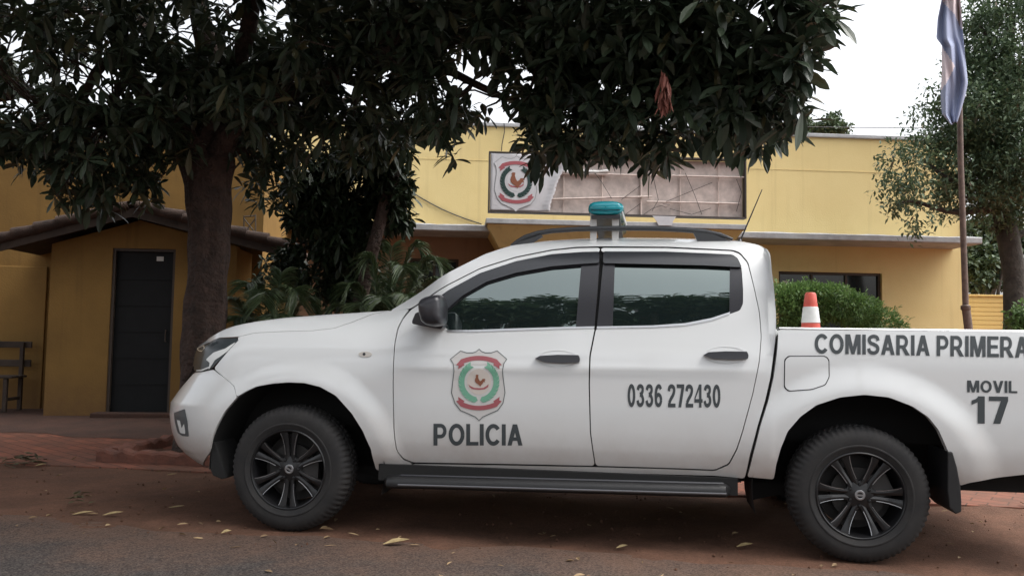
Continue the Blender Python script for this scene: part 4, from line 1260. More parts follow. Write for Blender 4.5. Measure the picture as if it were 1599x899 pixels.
# ---- wheels
I4 = Matrix.Identity(4)
def raw(m_, name, mat, parent, **k):
    """mesh in its parent's own frame"""
    MATRIX[parent.name] = I4
    return m_.build(name, mat, parent, I4, **k)
def make_wheel():
    hub = MB(); hub.lathe([(0.001, 0.075), (0.145, 0.075), (0.145, 0.10), (0.06, 0.10), (0.06, 0.15), (0.202, 0.15), (0.202, 0.22), (0.001, 0.22)], n=32)
    hub.box((0.11, 0.075, 0.06), (0.10, 0.06, 0.13), Matrix.Rotation(-0.5, 3, 'Y'))
    me_o = hub.build('wheel', M_disc, truck, TM)
    return me_o
def tyre_mb():
    t = MB()
    prof = [(.226, .022), (.232, .012), (.245, .004), (.262, .0), (.266, -.003), (.272, -.003), (.276, .0), (.30, -.002), (.325, .002), (.343, .010), (.357, .022), (.366, .036), (.372, .052), (.375, .075), (.375, .092), (.364, .094), (.364, .102), (.375, .104), (.375, .142), (.364, .144), (.364, .152), (.375, .154),
            (.375, .18), (.372, .20), (.366, .217), (.357, .232), (.343, .243), (.30, .252), (.25, .246), (.226, .232)]
    def f(r, j, k):
        if 9 <= j <= 14 or 21 <= j <= 25: return r - (0.0055 if (k // 2) % 2 == 0 else 0.0) * (1.0 if 10 <= j else 0.4)
        if j in (17, 18): return r - (0.004 if (k // 2) % 2 else 0)
        return r
    t.lathe(prof, n=272, f=f)
    return t
def rim_mb():
    t = MB(); t.lathe([(.236, .020), (.237, .008), (.231, .003), (.226, .006), (.221, .018), (.215, .05), (.207, .12), (.205, .235)], n=64)
    for k in range(6):                 # six broad twin spokes
        a = k * PI / 3
        c, s = math.cos(a), math.sin(a)
        def pt(r, x, h): return (r * c - x * s, h, r * s + x * c)
        st = [(0.045, .034, .030, .062), (.09, .028, .030, .060), (.14, .034, .026, .055), (.19, .046, .018, .05), (.219, .058, .014, .05)]
        for sd_ in (-1, 1):
            rows = []
            for r, hw, h0, h1 in st:
                inn = 0.0 if r < 0.06 else hw * 0.22 if r > 0.1 else 0.004
                x0_, x1_ = sd_ * inn, sd_ * hw
                rows.append([pt(r, x0_, h1 - 0.01), pt(r, x0_, h0 + 0.008), pt(r, (x0_ + x1_) / 2, h0), pt(r, x1_, h0 + 0.002), pt(r, x1_, h1)])
            t.grid(rows)
    t.lathe([(.001, .026), (.03, .026), (.034, .028), (.055, .030), (.074, .036), (.078, .046), (.07, .07)], n=36)
    for k in range(6):
        a = k * PI / 3 + PI / 6
        t.lathe([(.001, .022), (.008, .023), (.010, .028), (.010, .04)], n=8, c=(.058 * math.cos(a), 0, .058 * math.sin(a)))
    return t
def edge_mb():
    t = MB()
    for k in range(6):
        a = k * PI / 3; c, s = math.cos(a), math.sin(a)
        def pt(r, x, h): return (r * c - x * s, h, r * s + x * c)
        for sd_, wd in ((-1, .0032), (1, .0020)):
            rows = []
            for r, hw, h0 in ((.085, .0285, .030), (.12, .0314, .028), (.15, .0364, .0245), (.18, .0436, .0195), (.20, .050, .0165), (.212, .0555, .0145)):
                rows.append([pt(r, sd_ * (hw - wd), h0 - 0.0012), pt(r, sd_ * (hw + 0.0006), h0 - 0.0016), pt(r, sd_ * (hw + 0.0012), h0 + 0.010)])
            t.grid(rows)
    return t
def cap_mb():
    t = MB(); t.lathe([(.016, .0235), (.0215, .0225), (.027, .0235), (.029, .027)], n=32); t.box((0, .0225, 0), (.05, .003, .009))
    return t
w0_ = make_wheel()
parts = []
for nm, fn, mt, kw in (('tyre', tyre_mb, M_tyre, dict(ang=28)), ('rim', rim_mb, M_rimdark, dict(ang=30)), ('spoke_edges', edge_mb, M_alu, dict(ang=30)), ('centre_cap', cap_mb, M_alu, dict(ang=30))):
    parts.append(raw(fn(), nm, mt, w0_, **kw))
w0_.data.transform(TM)            # wheel mesh back to its own hub frame (built through the pickup's frame)
w0_.data.transform(TMI)
WHEEL_W = 0.004
spots = [(0.0, WHEEL_W, 0, 0.52), (WB, WHEEL_W, 0, 0.02), (0.0, WD - WHEEL_W, PI, 0.3), (WB, WD - WHEEL_W, PI, 0.8)]
for i, (u, w, rz_, spin) in enumerate(spots):
    o = w0_ if i == 0 else w0_.copy()
    if i:
        COL.objects.link(o)
        for p in parts:
            c = p.copy(); COL.objects.link(c); c.parent = o
    o.location = (u - (0.012 if i % 2 == 0 else 0), w, R_TYRE + (0.009 if i % 2 == 0 else 0)); o.rotation_euler = (0, spin, rz_)
    o.scale = (1.028, 1.0, 1.028) if i % 2 == 0 else (1, 1, 1)

# ---- side step
zs0, zs1 = t_plane(800, 737, 0.02)[1], t_plane(800, 783, 0.0)[1]
us0, us1 = t_plane(592, 750, 0.0)[0], t_plane(1148, 765, 0.0)[0]
tilt = (t_plane(1130, 771, -0.02)[1] - t_plane(622, 757, -0.02)[1]) / (t_plane(1130, 771, 0)[0] - t_plane(622, 757, 0)[0])
zst = t_plane(622, 756, -0.02)[1]; ust = t_plane(622, 756, -0.02)[0]
for s_ in (0, 1):
    f_ = (lambda w: w) if s_ == 0 else (lambda w: WD - w)
    prof = [(0.20, .03), (0.10, .04), (0.03, .046), (-0.005, .040), (-0.024, .026), (-0.030, .006), (-0.026, -.012), (-0.008, -.024), (0.03, -.032), (0.12, -.036), (0.20, -.03)]
    rows = []
    for u in np.linspace(us0, us1, 40):
        e_ = min(u - us0, us1 - u); k_ = smooth(-0.01, 0.05, e_)
        rows.append([(u, f_(0.10 + (a - 0.10) * k_), zst + tilt * (u - ust) + b * (0.4 + 0.6 * k_)) for a, b in prof])
    m_ = MB(); m_.grid(rows); m_.f.append(tuple(range(len(prof)))); m_.mi.append(0); m_.f.append(tuple(len(m_.v) - len(prof) + i for i in range(len(prof)))); m_.mi.append(0)
    step = m_.build('side_step', M_black, truck, TM, ang=40)
    m_ = MB(); m_.grid([[(u, f_(-0.0315), zst + tilt * (u - ust) + 0.006), (u, f_(-0.034), zst + tilt * (u - ust)), (u, f_(-0.0315), zst + tilt * (u - ust) - 0.006)] for u in np.linspace(ust, us1 - 0.05, 20)])
    m_.build('step_strip', simple('dull_strip', (0.16, 0.16, 0.17), 0.4, metal=0.6) if s_ == 0 else bpy.data.materials['dull_strip'], step, TM)
    m_ = MB()
    for k in range(5):
        w_ = 0.02 + k * 0.016
        m_.grid([[(u, f_(w_ - 0.004), zst + tilt * (u - ust) + 0.046), (u, f_(w_), zst + tilt * (u - ust) + 0.051), (u, f_(w_ + 0.004), zst + tilt * (u - ust) + 0.046)] for u in np.linspace(ust, us1 - 0.06, 3)])
    m_.build('step_ribs', M_trim, step, TM)
    # sill cladding between body and step
    m_ = MB(); m_.bx(us0 - 0.02, us1 + 0.02, f_(0.045), f_(0.2), 0.34, S(800, 731)[1] - 0.0); m_.build('sill_cladding', M_under, truck, TM, sm=False)

# ---- mud flaps
for s_ in (0, 1):
    f_ = (lambda w: w) if s_ == 0 else (lambda w: WD - w)
    poly = [t_plane(x, y, 0.0) for x, y in [(1477, 704), (1485, 704), (1492, 728), (1497.5, 758), (1499, 780), (1499, 797), (1490, 801), (1480, 791), (1477, 765), (1477, 740)]]
    m_ = MB(); m_.prism(poly, lambda u, z: (u, f_(-0.025), z), lambda u, z: (u, f_(0.28), z)); m_.build('mud_flap', M_black, truck, TM, sm=False, bevel=0.006)
    poly = [t_plane(x, y, 0.05) for x, y in [(330, 690), (336, 690), (345, 720), (352, 738), (354, 746), (346, 748), (332, 742), (328, 733)]]
    m_ = MB(); m_.prism(poly, lambda u, z: (u, f_(0.05), z), lambda u, z: (u, f_(0.30), z)); m_.build('splash_guard', M_under, truck, TM, sm=False, bevel=0.006)

# ---- door mirrors
for s_ in (0, 1):
    f_ = (lambda w: w) if s_ == 0 else (lambda w: WD - w)
    dpar = [o for o in bpy.data.objects if o.name.startswith('front_door')][s_]
    outl = [(655, 474), (659, 467.5), (667, 463.5), (680, 460.5), (688, 460), (692, 464), (694, 480), (694.5, 500), (692, 507.5), (680, 510), (668, 508), (660, 502), (656, 488)]
    pts = rounded([t_plane(x, y, -0.15) for x, y in outl], 0.02)
    cu_ = sum(p[0] for p in pts) / len(pts); cz_ = sum(p[1] for p in pts) / len(pts)
    m_ = MB(); rows = []
    for w_, k_ in ((-0.245, 0.3), (-0.24, 0.62), (-0.225, 0.84), (-0.19, 0.97), (-0.14, 1.0), (-0.08, .98), (-0.045, .90), (-0.03, .7), (-0.028, 0.2)):
        rows.append([(cu_ + (u - cu_) * k_, f_(w_), cz_ + (z - cz_) * k_) for u, z in pts] + [(cu_ + (pts[0][0] - cu_) * k_, f_(w_), cz_ + (pts[0][1] - cz_) * k_)])
    m_.grid(rows)
    n_ = len(rows[0]) - 1
    m_.f += [tuple(range(n_)), tuple(len(m_.v) - n_ - 1 + k for k in range(n_))]; m_.mi += [0, 0]
    mir = m_.build('side_mirror', M_trim, dpar, TM, ang=60)
    m_ = MB(); arm = [t_plane(x, y, -0.02) for x, y in [(645, 501), (650, 489), (658, 486), (684, 492), (694, 508), (690, 514), (664, 509.5), (645, 505.5)]]
    arm = rounded(arm, 0.02, 1)
    m_.prism(arm, lambda u, z: (u, f_(-0.045), z), lambda u, z: (u, f_(0.06), z)); m_.build('mirror_foot', M_trim, dpar, TM, ang=40, bevel=0.008)

# ---- roof rails, light bar, antenna
for s_ in (0, 1):
    f_ = (lambda w: w) if s_ == 0 else (lambda w: WD - w)
    W_R = 0.40
    arc = [(798, 384), (808, 377), (820, 370.5), (840, 364), (862, 360.5), (900, 357.8), (947, 356.6), (990, 356.4), (1031, 357), (1070, 359), (1102, 362), (1125, 366.5), (1144, 374)]
    p3 = []
    for x, y in arc:
        u, z = t_plane(x, y, W_R); p3.append((u, f_(W_R), z))
    m_ = MB(); m_.tube(p3, [0.010, 0.014] + [0.0165] * (len(p3) - 4) + [0.014, 0.010], n=10, squash=0.9)
    for xs_ in ((800, 384, 846, 364), (1086, 361, 1142, 374)):
        q0 = t_plane(xs_[0], xs_[1], W_R); q1 = t_plane(xs_[2], xs_[3], W_R)
        if xs_[0] < 900: poly = [t_plane(x, y, W_R) for x, y in [(798, 386), (812, 377), (845, 366), (848, 369), (820, 386)]]
        else: poly = [t_plane(x, y, W_R) for x, y in [(1082, 362), (1112, 365), (1146, 378), (1090, 378)]]
        m_.prism(poly, lambda u, z: (u, f_(W_R - 0.012), z - 0.002), lambda u, z: (u, f_(W_R + 0.014), z - 0.002))
    m_.build('roof_rail', M_rail, truck, TM, ang=40)
WB_A, WB_B = 0.36, WD - 0.36
ub0, zb1 = t_plane(917.5, 313, WB_A); ub1, zb0 = t_plane(974, 334, WB_A)
cu_, cz_, hu, hz = (ub0 + ub1) / 2, (zb0 + zb1) / 2, (ub1 - ub0) / 2, (zb1 - zb0) / 2
def sec(k, w):
    out = []
    for i in range(24):
        t = 2 * PI * i / 24
        c, s = math.cos(t), math.sin(t)
        out.append((cu_ + hu * k * math.copysign(abs(c) ** 0.62, c), w, cz_ + hz * k * math.copysign(abs(s) ** 0.72, s)))
    return out + [out[0]]
m_ = MB(); m_.grid([sec(k, w) for k, w in ((0.05, WB_A), (0.72, WB_A + 0.002), (0.93, WB_A + 0.02), (1.0, WB_A + 0.06), (1.0, WB_B - 0.06), (0.93, WB_B - 0.02), (0.72, WB_B - 0.002), (0.05, WB_B))])
lb = m_.build('light_bar', M_teal, truck, TM, ang=60)
m_ = MB()
M_tealdark = simple('dark_teal_plastic', (0.006, 0.09, 0.12), 0.3)
for wa_, wb_ in ((WB_A + 0.40, WB_A + 0.46), (WB_B - 0.46, WB_B - 0.40)):
    m_ = MB(); m_.grid([sec(1.035, w) for w in (wa_, wb_)]); m_.build('lens_band', M_tealdark, lb, TM)
m_ = MB(); m_.grid([[(cu_ - hu * 0.8 * k, WB_A - 0.003 * k, cz_ - hz * 0.30), (cu_, WB_A - 0.004 * k, cz_ - hz * 0.42), (cu_ + hu * 0.8 * k, WB_A - 0.003 * k, cz_ - hz * 0.30)] for k in (1.0,)] + [[(cu_ - hu * 0.8, WB_A + 0.003, cz_ - hz * 0.5), (cu_, WB_A + 0.003, cz_ - hz * 0.6), (cu_ + hu * 0.8, WB_A + 0.003, cz_ - hz * 0.5)]])
m_.build('lens_seam', M_tealdark, lb, TM)
m_ = MB()
m_.bx(cu_ - hu * 0.8, cu_ + hu * 0.8, WB_A + 0.03, WB_B - 0.03, zb0 - 0.022, zb0 - 0.002)
m_.build('bar_base', M_trim, lb, TM, sm=False)
for px in (927, 961):
    u, zt_ = t_plane(px, 338, WB_A + 0.08); _, zb_ = t_plane(px, 373, WB_A + 0.08)
    m_ = MB(); m_.bx(u - 0.021, u + 0.021, WB_A + 0.06, WB_A + 0.075, zb_ - 0.02, zt_ + 0.02); m_.bx(u - 0.021, u + 0.021, WB_A + 0.076, WB_A + 0.14, zb_ - 0.02, zb_ - 0.005)
    m_.build('bar_bracket', M_white, lb, TM, sm=False, bevel=0.004)
    m_ = MB(); m_.bx(u - 0.021, u + 0.021, WB_B - 0.075, WB_B - 0.06, zb_ - 0.02, zt_ + 0.02)
    m_.build('bar_bracket', M_white, lb, TM, sm=False, bevel=0.004)
p0 = t_plane(971, 330, WB_A + 0.05); p1 = t_plane(978, 352, WB_A + 0.05)
m_ = MB(); m_.tube([(p0[0], WB_A + 0.05, p0[1]), (p1[0], WB_A + 0.05, p1[1])], 0.008, n=6); m_.build('bar_strut', M_white, lb, TM)
m_ = MB()
p0 = t_plane(1155, 378, 0.55); p1 = t_plane(1190, 296, 0.55)
m_.tube([(p0[0], 0.55, p0[1]), (p1[0], 0.55, p1[1])], [0.006, 0.003], n=6)
m_.lathe([(.02, 0), (.016, .02), (.008, .04), (.002, .045)], n=12, axis='Z', c=(p0[0], 0.55, p0[1] - 0.02))
m_.build('antenna', M_trim, truck, TM)

# ---- crest and lettering on the near side
def side_pt(px, py, off):
    u, z = S(px, py)
    return (u, Y(u, z) - off, z)
# crest units are the enlarged detail's pixels: 1599 wide for 150 photo pixels from (680, 530)
KC = 150 / 1599.0
crest(door_f, TM, lambda x, y, l: side_pt(680 + x * KC, 530 + y * KC, 0.0016 + 0.0012 * l), M_crest_green, line_w=13)

def lettering(text, quad, parent, off=0.002):
    """flat bold vinyl letters laid on the body inside the photographed quad (top-left, top-right, bottom-left, bottom-right)"""
    T_ = 0.19
    def stroke(pts, t=T_):
        pts = [Vector(p) for p in pts]; n = len(pts); Lf, Rt = [], []
        for i, p in enumerate(pts):
            d0 = (pts[i] - pts[i - 1]).normalized() if i else None
            d1 = (pts[i + 1] - pts[i]).normalized() if i < n - 1 else None
            if d0 is None: nn = Vector((-d1.y, d1.x)); k = 1
            elif d1 is None: nn = Vector((-d0.y, d0.x)); k = 1
            else:
                nn = Vector((-d0.y - d1.y, d0.x + d1.x)).normalized(); k = 1 / max(0.5, nn.dot(Vector((-d1.y, d1.x))))
            Lf.append(p + nn * t / 2 * k); Rt.append(p - nn * t / 2 * k)
        return [[tuple(Lf[i]), tuple(Rt[i]), tuple(Rt[i + 1]), tuple(Lf[i + 1])] for i in range(n - 1)]
    def arc(cx, cy, rx, ry, a0, a1, n=18): return [(cx + rx * math.cos(math.radians(a0 + (a1 - a0) * i / n)), cy + ry * math.sin(math.radians(a0 + (a1 - a0) * i / n))) for i in range(n + 1)]
    def crv(pts, n=6):
        out = []
        P_ = [pts[0]] + list(pts) + [pts[-1]]
        for i in range(1, len(P_) - 2):
            for k in range(n):
                t = k / n; a, b, c, d = P_[i - 1], P_[i], P_[i + 1], P_[i + 2]
                out.append(tuple(0.5 * (2 * b[j] + (c[j] - a[j]) * t + (2 * a[j] - 5 * b[j] + 4 * c[j] - d[j]) * t * t + (3 * b[j] - a[j] - 3 * c[j] + d[j]) * t ** 3) for j in (0, 1)))
        out.append(pts[-1]); return out
    q = lambda x0, x1, y0, y1: [(x0, y0), (x1, y0), (x1, y1), (x0, y1)]
    bowl = [(.15, .915), (.36, .915)] + arc(.36, .665, .215, .25, 80, -80, 10) + [(.36, .415), (.15, .415)]
    G = {
        'P': (.68, [q(0, .2, 0, 1)] + stroke(bowl, .17)),
        'R': (.74, [q(0, .2, 0, 1)] + stroke(bowl, .17) + [[(.27, .40), (.48, .44), (.76, 0), (.52, 0)]]),
        'O': (.80, stroke(arc(.40, .5, .305, .415, 0, 360, 36))),
        'L': (.60, [q(0, .2, 0, 1), q(.19, .62, 0, .17)]),
        'I': (.20, [q(0, .2, 0, 1)]),
        'C': (.74, stroke(arc(.40, .5, .305, .415, 38, 322, 28))),
        'A': (.76, [[(0, 0), (.21, 0), (.49, 1), (.27, 1)], [(.76, 0), (.55, 0), (.27, 1), (.49, 1)], [(.16, .22), (.60, .22), (.55, .385), (.21, .385)]]),
        'M': (.86, [q(0, .19, 0, 1), q(.67, .86, 0, 1), [(.02, 1), (.27, 1), (.52, 0), (.345, 0)], [(.84, 1), (.59, 1), (.34, 0), (.515, 0)]]),
        'S': (.68, stroke(crv([(.60, .70), (.53, .865), (.34, .915), (.16, .85), (.105, .72), (.18, .59), (.36, .515), (.53, .43), (.585, .28), (.51, .14), (.34, .085), (.14, .14), (.07, .31)]), .18)),
        'E': (.64, [q(0, .2, 0, 1), q(.19, .63, .835, 1), q(.19, .59, .42, .58), q(.19, .65, 0, .165)]),
        'V': (.74, [[(0, 1), (.215, 1), (.48, 0), (.265, 0)], [(.74, 1), (.525, 1), (.265, 0), (.48, 0)]]),
        '0': (.56, stroke(arc(.28, .5, .19, .415, 0, 360, 32), .175)),
        '1': (.40, [q(.17, .37, 0, 1), [(.20, 1), (.18, .79), (0, .68), (0, .84), (.12, .90)]]),
        '2': (.56, stroke(crv([(.085, .70), (.13, .86), (.28, .915), (.43, .85), (.46, .70), (.38, .53), (.22, .35), (.12, .20)]), .175) + [q(.02, .56, 0, .165), [(.02, .15), (.2, .15), (.28, .33), (.14, .33)]]),
        '3': (.56, stroke(crv([(.09, .74), (.15, .875), (.28, .915), (.41, .86), (.435, .73), (.37, .60), (.24, .545)]), .17) + stroke(crv([(.24, .535), (.39, .48), (.465, .31), (.41, .15), (.27, .085), (.13, .14), (.075, .29)]), .17)),
        '4': (.58, [q(.33, .51, 0, 1), q(0, .59, .21, .365), [(0, .25), (0, .40), (.33, 1), (.46, 1)]]),
        '6': (.56, stroke(arc(.28, .315, .185, .23, 0, 360, 28), .17) + stroke(crv([(.455, .78), (.39, .885), (.28, .915), (.155, .82), (.095, .60), (.095, .33)]), .17)),
        '7': (.54, [q(0, .54, .835, 1), [(.34, .85), (.54, .85), (.32, .0), (.12, .0)]]),
    }
    polys, x = [], 0.0
    for ch_ in text:
        if ch_ == ' ': x += 0.30; continue
        w_, pl_ = G[ch_]
        polys += [[(a + x, b) for a, b in p] for p in pl_]
        x += w_ + 0.085
    W_ = x - 0.085
    co, faces = [], []
    for p in polys:
        ar = sum(p[i - 1][0] * p[i][1] - p[i][0] * p[i - 1][1] for i in range(len(p)))
        if ar < 0: p = p[::-1]
        p = densify(p, 0.09)
        faces.append(list(range(len(co), len(co) + len(p)))); co += [Vector(a) for a in p]
    r = geometry.delaunay_2d_cdt(co, [], faces, 0, 1e-5)
    vs = r[0]; tris = [t for t, of in zip(r[2], r[5]) if of]
    (ax, ay), (bx_, by), (cx_, cy_), (dx_, dy_) = quad
    out = []
    for v in vs:
        s, t = v.x / W_, v.y
        px = (cx_ * (1 - s) + dx_ * s) * (1 - t) + (ax * (1 - s) + bx_ * s) * t
        py = (cy_ * (1 - s) + dy_ * s) * (1 - t) + (ay * (1 - s) + by * s) * t
        out.append(side_pt(px, py, off))
    m_ = MB(); m_.add(out, [tuple(t) for t in tris])
    return m_.build('lettering', M_letter, parent, TM, sm=False)
lettering('POLICIA', ((677, 661), (816, 662), (677, 695), (816, 695)), door_f)
lettering('0336 272430', ((980, 599), (1125, 600), (980, 635), (1125, 636)), door_r)
lettering('COMISARIA PRIMERA', ((1272, 521), (1606, 525.5), (1272, 551.5), (1606, 558.5)), bed_side)
lettering('MOVIL', ((1510, 593.5), (1588, 594.5), (1510, 612), (1588, 613.5)), bed_side)
lettering('17', ((1517, 618), (1574, 619), (1517, 660.5), (1574, 661.5)), bed_side)

# ------------------------------------------------------------------ traffic cone in the cargo bed
M_orange = simple('faded_cone_red', (0.52, 0.075, 0.05), 0.55, var=0.2, vscale=10)
M_coneband = simple('cone_white_band', (0.62, 0.62, 0.60), 0.5, var=0.2, vscale=10)
WC = 0.62
cu1, cz1 = t_plane(1265.5, 456.5, WC); _, czb = t_plane(1265.5, 510, WC)
hw1 = (t_plane(1274, 456, WC)[0] - t_plane(1257, 456, WC)[0]) / 2; hw2 = (t_plane(1280.5, 508, WC)[0] - t_plane(1251, 508, WC)[0]) / 2
slope_ = (hw2 - hw1) / (cz1 - czb)
CMx = TM @ Matrix.Translation((cu1, WC, 0.802))
H_ = cz1 - 0.802
cone = thing('traffic_cone', 'red and white traffic cone standing in the cargo bed of the pickup', 'traffic cone', CMx)
rad = lambda z: hw1 + (H_ - z) * slope_
def cz(py): return t_plane(1265.5, py, WC)[1] - 0.802
m_ = MB(); r0 = rad(0.03)
m_.lathe([(r0 + 0.0, 0.03)] + [(rad(z), z) for z in np.linspace(0.04, H_ - 0.012, 12)] + [(hw1 * 0.85, H_ - 0.002), (hw1 * 0.6, H_), (hw1 * 0.55, H_ - 0.05)], n=32, axis='Z')
m_.build('cone_body', M_orange, cone, CMx)
for ya, yb in ((479, 504), (532, 556)):
    za, zb_ = cz(ya), cz(yb)
    m_ = MB(); m_.lathe([(rad(za) + 0.0005, za), (rad(za) + 0.0025, za - 0.002), (rad(zb_) + 0.0025, zb_ + 0.002), (rad(zb_) + 0.0005, zb_)], n=32, axis='Z'); m_.build('reflective_band', M_coneband, cone, CMx)
m_ = MB(); m_.bx(-r0 - 0.05, r0 + 0.05, -r0 - 0.05, r0 + 0.05, 0, 0.03); m_.build('cone_base', M_orange, cone, CMx, sm=False, bevel=0.008)
# ------------------------------------------------------------------ vegetation helpers
def nrm(a): return a / np.maximum(np.linalg.norm(a, axis=-1, keepdims=True), 1e-9)
def leaves(pos, dirs, length, width, droop, up=None, fold=0.10, stations=((0, .06), (.3, .44), (.65, .42), (1.0, .03))):
    """one folded leaf blade per row: 3 columns x 4 stations of quads"""
    n = len(pos)
    d = nrm(dirs)
    if up is None: up = np.tile(np.array([0, 0, 1.0]), (n, 1)) + rng.normal(0, 0.35, (n, 3))
    s = nrm(np.cross(d, up)); m = np.cross(s, d)
    L_ = np.broadcast_to(np.asarray(length, float), (n,))[:, None]; W_ = np.broadcast_to(np.asarray(width, float), (n,))[:, None]; D_ = np.broadcast_to(np.asarray(droop, float), (n,))[:, None]
    vs = []
    for x, hw in stations:
        base = pos + d * L_ * x + np.array([0, 0, -1.0]) * D_ * L_ * x * x
        for c in (-1, 0, 1):
            vs.append(base + s * W_ * hw * c + m * W_ * fold * abs(c) * hw * 2)
    V = np.stack(vs, axis=1).reshape(-1, 3)
    k = len(stations)
    fl = []
    for i in range(k - 1):
        for c in range(2):
            a = i * 3 + c; fl.append((a, a + 1, a + 4, a + 3))
    fl = np.array(fl)
    nv = 3 * k
    Fc = (np.arange(n)[:, None, None] * nv + fl[None]).reshape(-1, 4)
    return V, Fc, len(fl)

def rosettes(centres, axes, nleaf, length, spread=(50, 105), droop=0.35, wr=0.26):
    """whorls of long leaves round a twig end"""
    P_, D_, L_ = [], [], []
    n = len(centres)
    ax = nrm(axes)
    t = nrm(np.cross(ax, np.array([0.31, 0.2, 0.93]))); b = np.cross(ax, t)
    for k in range(nleaf):
        ph = 2.399963 * k + rng.uniform(0, 2 * PI, n) * 0.15 + np.arange(n) * 0.7
        an = np.radians(spread[0] + (spread[1] - spread[0]) * (k + rng.uniform(0, 1, n)) / nleaf)
        d = ax * np.cos(an)[:, None] + (t * np.cos(ph)[:, None] + b * np.sin(ph)[:, None]) * np.sin(an)[:, None]
        P_.append(centres - ax * (0.012 * k)); D_.append(d); L_.append(length * rng.uniform(0.65, 1.15, n))
    P_, D_, L_ = np.concatenate(P_), np.concatenate(D_), np.concatenate(L_)
    return leaves(P_, D_, L_, L_ * wr * rng.uniform(0.8, 1.2, len(P_)), droop * rng.uniform(0.2, 1.8, len(P_)), stations=((0, .05), (.22, .26), (.5, .46), (.72, .5), (.9, .27), (1.0, .03)))

M_leaf_big = leaf_mat('glossy_big_leaf', (0.016, 0.028, 0.016), (0.055, 0.078, 0.045), 0.42, 0.16, (0.09, 0.085, 0.04), spec=0.45)
M_leaf_red = simple('dead_red_leaf', (0.20, 0.062, 0.042), 0.7, var=0.4, vscale=20)
M_leaf_shrub = leaf_mat('dark_shrub_leaf', (0.010, 0.019, 0.009), (0.026, 0.042, 0.020), 0.5, 0.08, spec=0.3)
M_leaf_small = leaf_mat('small_grey_green_leaf', (0.048, 0.084, 0.046), (0.12, 0.175, 0.088), 0.6, 0.22, (0.12, 0.10, 0.06))
M_leaf_far = leaf_mat('far_leaf', (0.035, 0.06, 0.028), (0.09, 0.13, 0.06), 0.6, 0.25)
M_leaf_hedge = leaf_mat('hedge_leaf', (0.075, 0.145, 0.04), (0.19, 0.31, 0.095), 0.55, 0.3)
M_palm = leaf_mat('palm_leaf', (0.035, 0.065, 0.028), (0.11, 0.15, 0.065), 0.4, 0.2)
M_bark = simple('grey_red_bark', (0.075, 0.046, 0.036), 0.95, col2=(0.026, 0.019, 0.016), vscale=9, bump=1.0, bscale=22)
M_bark.node_tree.nodes['Bump'].inputs['Distance'].default_value = 0.06
M_bark_grey = simple('grey_bark', (0.085, 0.075, 0.062), 0.95, col2=(0.03, 0.027, 0.024), vscale=8, bump=0.8, bscale=30)

def curve_pts(a, b, n=8, sag=0.0, wig=0.06):
    a, b = Vector(a), Vector(b); L_ = (b - a).length
    out = []
    ph = random.uniform(0, 6)
    for i in range(n + 1):
        t = i / n
        o = Vector((math.sin(t * 5 + ph), math.cos(t * 4.3 + ph), math.sin(t * 6.1 + ph * 2))) * wig * L_ * math.sin(PI * t)
        out.append(a.lerp(b, t) + o + Vector((0, 0, -sag * L_ * 4 * t * (1 - t))))
    return out

# ------------------------------------------------------------------ the big street tree over the left half
DT = 8.0
t_base = at_ground(312, 690, 0.06); k_t = DT / t_base.y
def tp(px, py, y): return at_depth(px, py, y)
base = tp(318, 700, DT); base.z = 0.05
trunk_pts = [base, tp(316, 640, DT), tp(318, 560, DT), tp(322, 470, DT), tp(326, 400, DT), tp(326, 340, DT), tp(324, 290, DT), tp(322, 250, DT)]
px2m = DT / F
radii = [w * px2m / 2 for w in (92, 72, 63, 60, 58, 61, 72, 88)]
big = thing('street_tree', 'large dark broad leaved street tree with a thick trunk, leaning over the pickup', 'tree', Matrix.Translation(base))
m_ = MB()
def ftube(mb_, pts, rad, n=20):
    st = len(mb_.v); mb_.tube(pts, rad, n=n)
    for i in range(st, len(mb_.v)):
        x, y, z = mb_.v[i]
        a = math.atan2(y - DT, x - base.x)
        j = 0.014 * math.sin(a * 5 + z * 2.3) + 0.010 * math.sin(a * 9 - z * 4.1) + 0.008 * math.sin(z * 13 + a * 2)
        mb_.v[i] = (x + j * math.cos(a), y + j * math.sin(a), z)
tt_ = []
rr_ = []
for i in range(len(trunk_pts) - 1):
    for k in range(4):
        t = k / 4; tt_.append(trunk_pts[i].lerp(trunk_pts[i + 1], t)); rr_.append(radii[i] * (1 - t) + radii[i + 1] * t)
tt_.append(trunk_pts[-1]); rr_.append(radii[-1] * 0.9)
ftube(m_, tt_, rr_, 28)
trunk_o = m_.build('trunk', M_bark, big, ang=80)
fork = tp(322, 268, DT)
limb_tips = []
m_ = MB()
def limb(a, b, r0, r1, n=10, wig=0.05, sag=-0.03):
    pts = curve_pts(a, b, n, sag, wig)
    m_.tube(pts, [r0 + (r1 - r0) * i / n for i in range(n + 1)], n=10)
    return pts
limbs = []
for (px, py, y, r0) in ((150, 20, 7.4, .15), (-40, 90, 8.6, .12), (330, -160, 7.6, .18), (480, 60, 7.6, .15), (640, -20, 6.6, .13), (560, 150, 8.6, .10), (220, -60, 9.4, .13), (420, -200, 6.4, .12)):
    b_ = tp(px, py, y); limbs.append(limb(fork + Vector((random.uniform(-.12, .12), random.uniform(-.1, .1), random.uniform(-.1, .1))), b_, r0, 0.035))
for src, (px, py, y) in ((4, (850, 40, 6.2)), (4, (980, 20, 5.8)), (4, (900, 170, 6.4)), (7, (700, -250, 5.4)), (4, (1120, 60, 5.6)), (4, (1180, -60, 5.4)), (0, (60, 200, 7.6)), (0, (180, 180, 7.2)), (3, (500, 200, 8.0)), (3, (720, 120, 6.8)), (1, (-120, 200, 8))):
    p0 = limbs[src][7]; limbs.append(limb(p0, tp(px, py, y), 0.06, 0.015, 10, 0.06, -0.02))
m_limbs = m_
